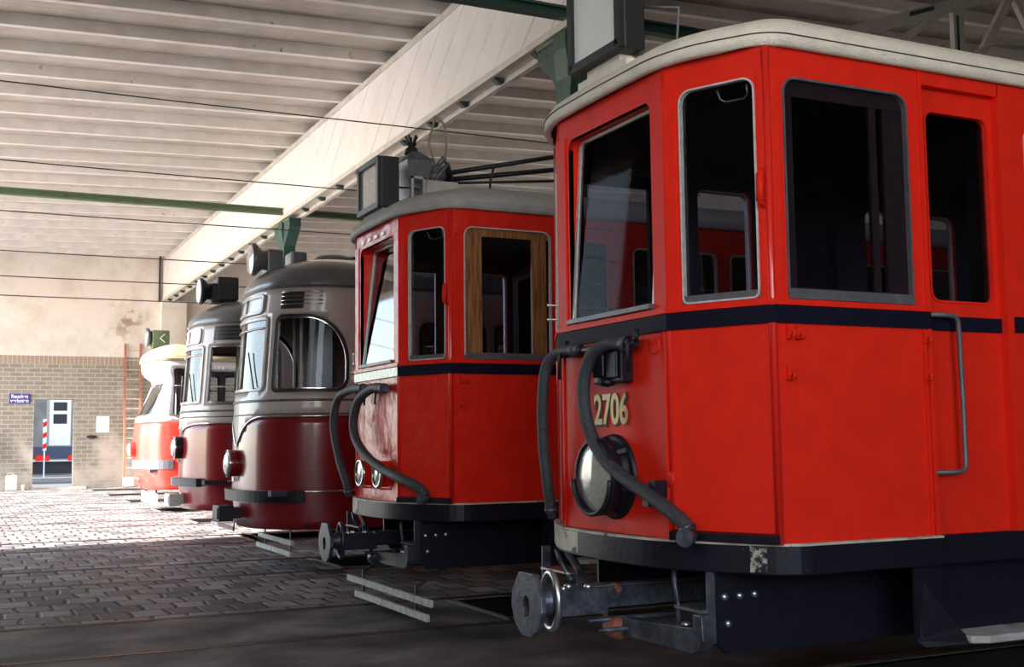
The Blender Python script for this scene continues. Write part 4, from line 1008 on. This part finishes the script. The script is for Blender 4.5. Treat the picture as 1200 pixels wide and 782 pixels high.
# floor with the inspection pits cut out
PX0 = 3.9
pits = [[(PX0, y - .56), (15., y - .56), (15., y + .56), (PX0, y + .56)] for y in TRACKS]
fl = MB(); flat = lambda s, z, n=0.: (s, z, n)
sheet(fl, flat, [(HX0 - .3, HY0), (HX1, HY0), (HX1, HY1 + .4), (HX0 - .3, HY1 + .4)], pits, back=False)
tagk(fl.build('floor', FLOOR), kind='structure')
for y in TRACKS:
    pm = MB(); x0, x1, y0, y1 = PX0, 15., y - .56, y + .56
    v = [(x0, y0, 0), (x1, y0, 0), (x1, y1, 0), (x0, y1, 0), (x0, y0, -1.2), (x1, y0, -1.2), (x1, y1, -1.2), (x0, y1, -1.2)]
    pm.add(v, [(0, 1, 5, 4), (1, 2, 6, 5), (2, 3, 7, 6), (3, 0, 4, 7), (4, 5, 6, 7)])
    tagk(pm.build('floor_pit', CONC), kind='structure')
    tm = MB()
    for yy in (y - .59, y + .59): tm.box(x0 - .03, x1, yy - .03, yy + .03, -.01, .008)
    tm.box(x0 - .05, x0, y - .62, y + .62, -.01, .008)
    tagk(tm.build('trim_1', mat('pit_kerb', (.17, .155, .14), .8, noise=(6, .3)) if 'pit_kerb' not in bpy.data.materials else bpy.data.materials['pit_kerb']), kind='structure')
names = ['nearest track', 'second track from the camera']
for i, y in enumerate(TRACKS):
    for sg in (-1, 1):
        o = MB().box(HX0 - 20, HX1, y + sg * .75 - .022, y + sg * .75 + .022, -.03, .006).box(HX0 - 20, HX1, y + sg * .68 - .006, y + sg * .68 + .006, -.03, .004).build('trim_2', RAILM)
        tagk(o, kind='structure')

# walls
def wall_y(name, y, thk, x0, x1, z1, holes, m):
    f = lambda s, z, n=0.: (s, y - n, z)
    w = MB(); sheet(w, f, [(x0, 0), (x1, 0), (x1, z1), (x0, z1)], holes, 0., -thk if 0 else thk)
    return tagk(w.build(name, m), kind='structure')
DX0, DX1, DZ1 = 2.36, 3.55, 2.80
f_ = lambda s, z, n=0.: (s, HY1 - n, z)
w = MB(); sheet(w, f_, [(HX0 - .3, -.1), (HX1, -.1), (HX1, 8.2), (HX0 - .3, 8.2)], [[(DX0, .06), (DX1, .06), (DX1, DZ1), (DX0, DZ1)]], 0., .45)
tagk(w.build('wall_back', WALL), kind='structure')
tagk(MB().box(6.13, 6.93, HY1 - .32, HY1, 0, 6.05).build('trim_3', PLAST if 0 else WALL), kind='structure')
tagk(MB().box(DX0 - .1, DX1 + .35, HY1 - .5, HY1 + .1, 0, .07).build('trim_4', mat('door_step_stone', (.45, .4, .35), .85, noise=(5, .3), mix=(7, (.4, .15, .12), .6, .7))), kind='structure')
# front (left) wall: closed near the camera, doorways open beyond it
w = MB(); g_ = lambda s, z, n=0.: (HX0 - n, s, z)
op = [(16.3, HY1 - 1.35)]; SIDE_OPEN = (-4.5, 2.5, 2.0, 6.4)  # second hole is an added opening for the side fill lamp
sheet(w, g_, [(HY0, 0), (HY1 + .3, 0), (HY1 + .3, 7.5), (HY0, 7.5)], [[(a, .02), (b, .02), (b, 6.9), (a, 6.9)] for a, b in op] + [[(SIDE_OPEN[0], SIDE_OPEN[2]), (SIDE_OPEN[1], SIDE_OPEN[2]), (SIDE_OPEN[1], SIDE_OPEN[3]), (SIDE_OPEN[0], SIDE_OPEN[3])]], 0., .35)
tagk(w.build('wall_left', PLAST), kind='structure')
tagk(MB().box(HX1, HX1 + .3, HY0, HY1, 0, 8.2).build('wall_right', PLAST), kind='structure')
# wall behind the camera with a wide opening added for the fill lamp
w = MB(); h_ = lambda s, z, n=0.: (s, HY0 + n, z)
rear_open = (-3.2, 3.4, 2.0, 6.2)
sheet(w, h_, [(HX0 - .3, 0), (HX1, 0), (HX1, 8.2), (HX0 - .3, 8.2)], [[(rear_open[0], rear_open[2]), (rear_open[1], rear_open[2]), (rear_open[1], rear_open[3]), (rear_open[0], rear_open[3])]], 0., .3)
tagk(w.build('wall_front', PLAST), kind='structure')

# ceiling: boards on purlins, rising gently to the right
cz = lambda x: 7.424 + .033 * x
c = MB(); x0, x1 = HX0 - .3, HX1 + .3
c.add([(x0, HY0, cz(x0)), (x1, HY0, cz(x1)), (x1, HY1 + .4, cz(x1)), (x0, HY1 + .4, cz(x0)), (x0, HY0, cz(x0) + .1), (x1, HY0, cz(x1) + .1), (x1, HY1 + .4, cz(x1) + .1), (x0, HY1 + .4, cz(x0) + .1)],
      [(0, 1, 2, 3), (7, 6, 5, 4), (0, 4, 5, 1), (1, 5, 6, 2), (2, 6, 7, 3), (3, 7, 4, 0)])
tagk(c.build('ceiling', BOARDS), kind='structure')
for k in range(-15, 20):
    y = 16.3 + 1.18 * k
    if y < HY0 + .3 or y > HY1 - .3: continue
    p = MB(); hh = .185; w_ = .055; x0, x1 = HX0, HX1
    p.add([(x0, y - w_, cz(x0) + .005), (x1, y - w_, cz(x1) + .005), (x1, y + w_, cz(x1) + .005), (x0, y + w_, cz(x0) + .005), (x0, y - w_, cz(x0) - hh), (x1, y - w_, cz(x1) - hh), (x1, y + w_, cz(x1) - hh), (x0, y + w_, cz(x0) - hh)],
          [(0, 1, 2, 3), (7, 6, 5, 4), (0, 4, 5, 1), (1, 5, 6, 2), (2, 6, 7, 3), (3, 7, 4, 0)])
    tagk(p.build('ceiling_beam', PURL), kind='structure')
# deep boarded girder on green columns
GX = 6.2
g = MB(); g.box(GX, GX + .12, HY0, HY1 - .05, 6.10, 7.42); tagk(g.build('ceiling_beam', GIRD), kind='structure')
g = MB(); g.box(GX - .01, GX + .25, HY0, HY1 - .05, 6.055, 6.10); g.box(GX - .03, GX + .02, HY0, HY1 - .05, 6.03, 6.12); g.box(GX + .19, GX + .27, HY0, HY1 - .05, 5.985, 6.06); g.box(GX - .03, GX, HY0, HY1 - .05, 7.36, 7.46)
gl = tagk(g.build('ceiling_beam', FLNG), kind='structure')
for k in range(-14, 21):
    y = 16.9 + 1.15 * k
    if HY0 + 1 < y < HY1 - .4:
        MB().poly([(GX + .03, y, 6.056), (GX + .20, y, 6.056), (GX + .20, y, 6.0), (GX + .12, y, 5.985)], (0, .10, 0)).build('ceiling_beam_bracket', GREEN, gl)
tagk(MB().box(6.07, 6.12, HY1 - .1, HY1 - .0, 6.02, 7.55).build('trim_5', DARKIN), kind='structure')

def column(y, label):
    t = empty('column', (GX + .10, y, 0), label, 'column', 'green iron columns under the girder')
    m = MB()
    m.box(-.10, .10, -.13, -.11, 0, 5.45).box(-.10, .10, .11, .13, 0, 5.45).box(-.015, .015, -.11, .11, 0, 5.45)
    m.box(-.20, .20, -.2, .2, 0, .03)
    m.build('shaft', GREEN, t)
    h = MB()
    # flared gusset head, faces towards the camera
    pr = [(-.10, 5.2), (.10, 5.2), (.12, 5.45), (.22, 5.78), (.22, 5.98), (-.16, 5.98), (-.16, 5.78), (-.12, 5.45)]
    h.poly([(x, -.15, z) for x, z in pr], (0, .3, 0))
    h.poly([(-.12, y2, z) for y2, z in [(-.16, 5.2), (.16, 5.2), (.2, 5.45), (.62, 5.80), (.62, 5.98), (-.62, 5.98), (-.62, 5.80), (-.2, 5.45)]], (.24, 0, 0))
    hd = h.build('gusset_head', GREEN, t)
    r = MB()
    for i in range(8):
        for z in (5.83, 5.91): r.lathe((-.12, -.55 + i * .157, z), (-1, 0, 0), [(.016, 0), (.012, .008), (0, .01)], 8)
    for i in range(5): r.lathe((-.12, -.12 + (i % 2) * .24, 5.3 + i * .09), (-1, 0, 0), [(.016, 0), (.012, .008), (0, .01)], 8)
    r.build('rivets', GREENL, hd)
    l = MB().box(-.14, -.12, -.62, .62, 5.94, 5.985).build('head_lip', GREENL, hd)
    return t
column(11.45, 'green riveted column with a flared head behind the roof of tram 2706')
column(24.0, 'green riveted column behind the dark grey tram roof')
def tie(y, z, label, m):
    o = MB(); o.box(HX0 + .0, 18., y - .055, y + .055, z - .045, z + .055).box(HX0, 18., y - .03, y + .03, z - .10, z - .045).build('tie_beam', m)
for y, z, m in ((24.0, 6.22, GREENL), (11.35, 6.19, GREEN)):
    for xa, xb, side in ((HX0, GX - .01, 'left'), (GX + .28, HX1, 'right')):
        q = MB().box(xa, xb, y - .06, y + .06, z + .03, z + .06).box(xa, xb, y - .012, y + .012, z - .05, z + .03).box(xa, xb, y - .06, y + .06, z - .08, z - .05)
        q = q.build('tie_beam', m)
        q['category'] = 'beam'
        q['label'] = ('long green steel tie beam ' + ('left of' if side == 'left' else 'to the right of') + ' the girder at ' + ('the column behind the grey tram roof' if y > 20 else 'the column behind the destination box'))

# overhead wires
wl = ['the third tram', 'the ribbed-vent tram', 'the empty track', 'the orange-red tram', 'the track beyond the orange-red tram', 'the track next to the brick wall']
wn = ['highest', 'second highest', 'third highest', 'fourth highest', 'fifth highest', 'lowest']
for i, (y, s_) in enumerate(zip((12.78, 16.4, 20.0, 24.15, 27.8, 31.4), wl)):
    q = MB().tube([(HX0, y, 5.1), (2, y + .05, 5.085), (8, y + .10, 5.1), (HX1, y + .25, 5.1)], .007 + .0012 * i, 6).build('trolley_wire', WIRE)
    q['category'] = 'wire'; q['label'] = 'thin dark overhead wire crossing the ceiling, %s of the six' % wn[i]; q['group'] = 'overhead trolley wires'

# white lattice truss top right
tr = empty('roof_truss', (11.5, 11.6, 7.0), 'white lattice roof truss with green marks above the right end of the tram roof', 'truss')
def tb(a, b, w_, m, n='truss_bar'): MB().beam(a, b, .10, w_, (0, 1, 0) if 0 else (0, -1, .001)).build(n, m, tr)
def bar2(a, b, wd, m=None, n='diagonal'):
    a, b = Vector(a), Vector(b); d = (b - a).normalized(); nn = Vector((-d.z, 0, d.x)) * wd / 2
    MB().poly([a - nn, b - nn, b + nn, a + nn], (0, .08, 0)).build(n, m or FLNG, tr)
bar2((-1.0, 0, -.35), (1.75, 0, .62), .17, n='top_chord')
bar2((-1.0, 0, -.95), (4.0, 0, -.55), .10, n='bottom_chord')
bar2((1.05, -.015, -.75), (1.05, -.015, .45), .20, n='post')
bar2((1.25, .02, -.70), (2.2, .02, .75), .12, n='diagonal'); bar2((2.2, .02, .75), (3.1, .02, -.65), .12, n='diagonal')
bar2((-.9, .02, -.9), (.9, .02, .3), .10, n='diagonal')
MB().tube(catmull([(1.3, -.05, -.30), (1.7, -.05, -.12), (2.4, -.05, -.06), (3.4, -.05, -.1)]), .03, 8).build('conduit', FLNG, tr)
MB().poly([(.15, -.012, .06), (.60, -.012, .22), (.60, -.012, .28), (.15, -.012, .12)], (0, .01, 0)).build('paint_mark', GREEN, tr)
MB().poly([(1.0, -.026, -.3), (1.04, -.026, -.3), (1.04, -.026, .2), (1.0, -.026, .2)], (0, .01, 0)).build('paint_mark', GREEN, tr)
# dark cross beam carrying the truss

# things on the back wall
YB = HY1
ld = empty('ladder', (5.0, YB - .12, 0), 'tall red-painted ladder with pale rungs leaning on the brick wall', 'ladder')
for sx in (.03, .52): MB().beam((sx, -.35, 0), (sx + (.02 if sx < .1 else -.0), .08, 4.62), .06, .05, (0, 1, 0)).build('ladder_rail', LADR, ld)
for k in range(14):
    z = .3 + k * .315; yy = -.35 + .43 * z / 4.62; MB().beam((.03, yy, z), (.53, yy, z), .035, .035).build('rung', LADW, ld)
sg = empty('sign', (1.93, YB - .03, 2.82), 'small blue enamel sign with white lettering on the brick wall', 'sign')
MB().box(-.30, .30, -.01, .02, -.15, .15).build('sign_plate', BLUE, sg)
RW = Matrix(((1, 0, 0), (0, 0, -1), (0, 1, 0)))
for tx, z in (('Rauchen', .065), ('verboten', -.07)): text_mesh(tx, .15, SIGNW, 'lettering', sg, (0, -.013, z), RW, .95, .001, .004)
o = MB().box(4.21, 4.61, YB - .012, YB + .004, 1.75, 2.27).build('paper_sign', PAPER); o['label'] = 'white paper notice pinned on the brick wall right of the doorway'; o['category'] = 'notice'
o = MB().box(3.93, 4.22, YB - .06, YB, 1.58, 1.65).box(4.0, 4.15, YB - .09, YB - .06, 1.56, 1.67).build('wall_hook', WIRE); o['label'] = 'short dark metal bracket on the brick wall beside the paper notice'; o['category'] = 'bracket'
cn = empty('canister', (1.74, YB - .55, 0), 'whitish plastic canister with a cap standing by the wall', 'canister')
MB().box(-.17, .17, -.13, .13, 0, .46).build('canister_body', mat('white_plastic', (.72, .68, .66), .5), cn, bevel=.04)
MB().lathe((.06, 0, .455), (0, 0, 1), [(.045, 0), (.045, .05), (0, .055)], 16).tube([(-.12, 0, .45), (-.10, 0, .52), (0, 0, .53), (.02, 0, .46)], .018, 8).build('cap', mat('pale_plastic', (.55, .5, .48), .5), cn)
tn = MB().lathe((2.08, YB - .6, 0), (0, 0, 1), [(0, 0), (.075, 0), (.075, .16), (.07, .17), (.02, .175), (0, .175)], 20).build('tin', mat('tin_white', (.66, .6, .5), .5)); tn['label'] = 'small pale tin on the floor beside the canister'; tn['category'] = 'tin'

# yard and the vehicle seen through the doorway
tagk(MB().box(-60, HX0 - .3, -60, 120, -.06, -.012).build('ground', YARD), kind='structure')
tagk(MB().box(HX0 - .3, 60, HY1 + .4, 120, -.06, -.012).build('ground', YARD), kind='structure')
YV = 58.
wc = empty('work_tram', (4.6, YV, 0), 'white cabin of a work tram on a dark wagon, outside beyond the doorway', 'work tram')
fv = lambda s, z, n=0.: (s, -n, z)
mcb = MB(); sheet(mcb, fv, [(-.42, 1.35), (.42, 1.35), (.42, 3.6), (-.42, 3.6)], [rrect(-.30, .30, 2.95, 3.35, .03), rrect(-.30, .30, 2.35, 2.80, .03)], 0., .06)
mcb.box(.42, .46, 0, 2., 1.35, 3.6).box(-.46, -.42, 0, 2., 1.35, 3.6).box(-.46, .46, 1.95, 2., 1.35, 3.6).box(-.5, .62, -.1, 2.1, 3.6, 3.7)
mcb.build('cabin', WHITE, wc)
for z0, z1 in ((2.95, 3.35), (2.35, 2.80)): MB().box(-.31, .31, .03, .05, z0 - .01, z1 + .01).build('cabin_window', BLACK, wc)
MB().box(-3.2, 3.6, -.3, 2.2, .75, 1.30).build('wagon_frame', mat('wagon_blue', (.03, .045, .08), .5), wc)
MB().box(-3.2, 3.6, -.32, -.30, .62, .70).build('wagon_edge', ALU, wc)
MB().box(-3.0, 3.4, -.1, 2.1, .05, .62).build('wagon_underframe', BLACK, wc)
for x0, x1 in ((-1.05, -.45), (.35, .75)): MB().box(x0, x1, -.36, -.32, .66, .90).build('wagon_lamp_panel', RED, wc)
for y in (45., 46.4, 48.2, 49.6, 54.6):
    o = MB().box(-3, 12, y - .07, y + .07, -.02, .08).build('rail', mat('yard_rail', (.3, .28, .26), .4, metal=.5) if 'yard_rail' not in bpy.data.materials else bpy.data.materials['yard_rail'])
    o['category'] = 'rail'; o['label'] = 'steel rail crossing the yard outside the doorway'; o['group'] = 'yard rails outside the doorway'
st = empty('warning_post', (3.47, 51., 0), 'red and white striped post outside the doorway', 'post')
MB().box(-.07, .07, -.04, .04, 1.15, 2.42).box(-.025, .025, -.03, .03, 0, 1.15).build('post_board', SIGNW, st)
for k in range(3):
    z = 1.2 + k * .44; MB().poly([(-.072, -.044, z), (.072, -.044, z + .08), (.072, -.044, z + .27), (-.072, -.044, z + .19)], (0, .006, 0)).build('stripe', RED, st)
tagk(MB().box(-12, 40, 72, 72.4, 0, 5.5).build('wall_or_sun_block', mat('yard_wall', (.16, .15, .13), .9, noise=(1, .3))), kind='structure')

tagk(MB().box(-12.4, -12., -25, 9, 0, 13).build('wall_or_sun_block', PLAST), kind='structure')  # unseen wall added to keep the sun out of the side opening
tagk(MB().box(-2.4, -2., HY1 + .5, 71.9, 0, 10).build('wall_or_sun_block', PLAST), kind='structure')  # unseen wall added to shade the yard behind the doorway
# ------------------------------------------------------------------ light
W = bpy.data.worlds.new('World'); SC.world = W; W.use_nodes = True
bg = W.node_tree.nodes['Background']
sk = W.node_tree.nodes.new('ShaderNodeTexSky'); sk.sky_type = 'NISHITA'; sk.sun_disc = False; sk.sun_elevation = math.radians(32); sk.sun_rotation = math.radians(250)
mxs = W.node_tree.nodes.new('ShaderNodeMix'); mxs.data_type = 'RGBA'; mxs.inputs[0].default_value = .6; mxs.inputs[7].default_value = (1.0, .98, .96, 1)
W.node_tree.links.new(sk.outputs[0], mxs.inputs[6]); W.node_tree.links.new(mxs.outputs[2], bg.inputs[0])
bg.inputs[1].default_value = 2.0
sun = bpy.data.lights.new('sun', 'SUN'); sun.energy = 34; sun.angle = math.radians(.8); sun.color = (1, .95, .90)
so = bpy.data.objects.new('sun', sun); COL.objects.link(so)
be, al = math.radians(7), math.radians(23)
so.rotation_euler = Vector((cos(be) * cos(al), sin(be) * cos(al), -sin(al))).to_track_quat('-Z', 'Y').to_euler()
# added area lamp behind the camera, soft fill for the near trams
ar = bpy.data.lights.new('rear_fill_light', 'AREA'); ar.shape = 'RECTANGLE'; ar.size = rear_open[1] - rear_open[0]; ar.size_y = rear_open[3] - rear_open[2]; ar.energy = 170; ar.color = (1, .97, .95)
ao = bpy.data.objects.new('rear_fill_light', ar); COL.objects.link(ao); ao.location = ((rear_open[0] + rear_open[1]) / 2, HY0 + .05, (rear_open[2] + rear_open[3]) / 2)
ao.rotation_euler = Vector((0, 1, 0)).to_track_quat('-Z', 'Z').to_euler()

a2 = bpy.data.lights.new('side_fill_light', 'AREA'); a2.shape = 'RECTANGLE'; a2.size = SIDE_OPEN[1] - SIDE_OPEN[0]; a2.size_y = SIDE_OPEN[3] - SIDE_OPEN[2]; a2.energy = 300; a2.color = (1, .96, .93)  # added area lamp out of view, brightens the first tram's nose
o2 = bpy.data.objects.new('side_fill_light', a2); COL.objects.link(o2); o2.location = (HX0 + .05, (SIDE_OPEN[0] + SIDE_OPEN[1]) / 2, (SIDE_OPEN[2] + SIDE_OPEN[3]) / 2)
o2.rotation_euler = Vector((1, 0, 0)).to_track_quat('-Z', 'Z').to_euler()

# ------------------------------------------------------------------ camera
F_, PI_, RO_, YA_, E_ = 1369.7, .0914, -.0109, .4479, 1.35
cd = bpy.data.cameras.new('camera'); cam = bpy.data.objects.new('camera', cd); COL.objects.link(cam); SC.camera = cam
cd.sensor_width = 36; cd.sensor_fit = 'HORIZONTAL'; cd.lens = F_ / 1200 * 36; cd.clip_start = .05; cd.clip_end = 500
c, s = cos(YA_), sin(YA_); fw = Vector((s, c, 0)); rt = Vector((c, -s, 0)); up = Vector((0, 0, 1))
fw2 = fw * cos(PI_) + up * sin(PI_); up2 = up * cos(PI_) - fw * sin(PI_)
r = rt * cos(RO_) + up2 * sin(RO_); u = up2 * cos(RO_) - rt * sin(RO_)
M = Matrix((r, u, -fw2)).transposed().to_4x4(); M.translation = (0, 0, E_); cam.matrix_world = M
SC.view_settings.view_transform = 'Standard'; SC.view_settings.look = 'None'; SC.view_settings.gamma = 1; SC.view_settings.use_curve_mapping = False
SC.view_settings.exposure = .15
SC.cycles.max_bounces = 10; SC.cycles.diffuse_bounces = 5; SC.cycles.glossy_bounces = 4; SC.cycles.transparent_max_bounces = 24
SC.cycles.sample_clamp_indirect = 8; SC.cycles.use_denoising = True
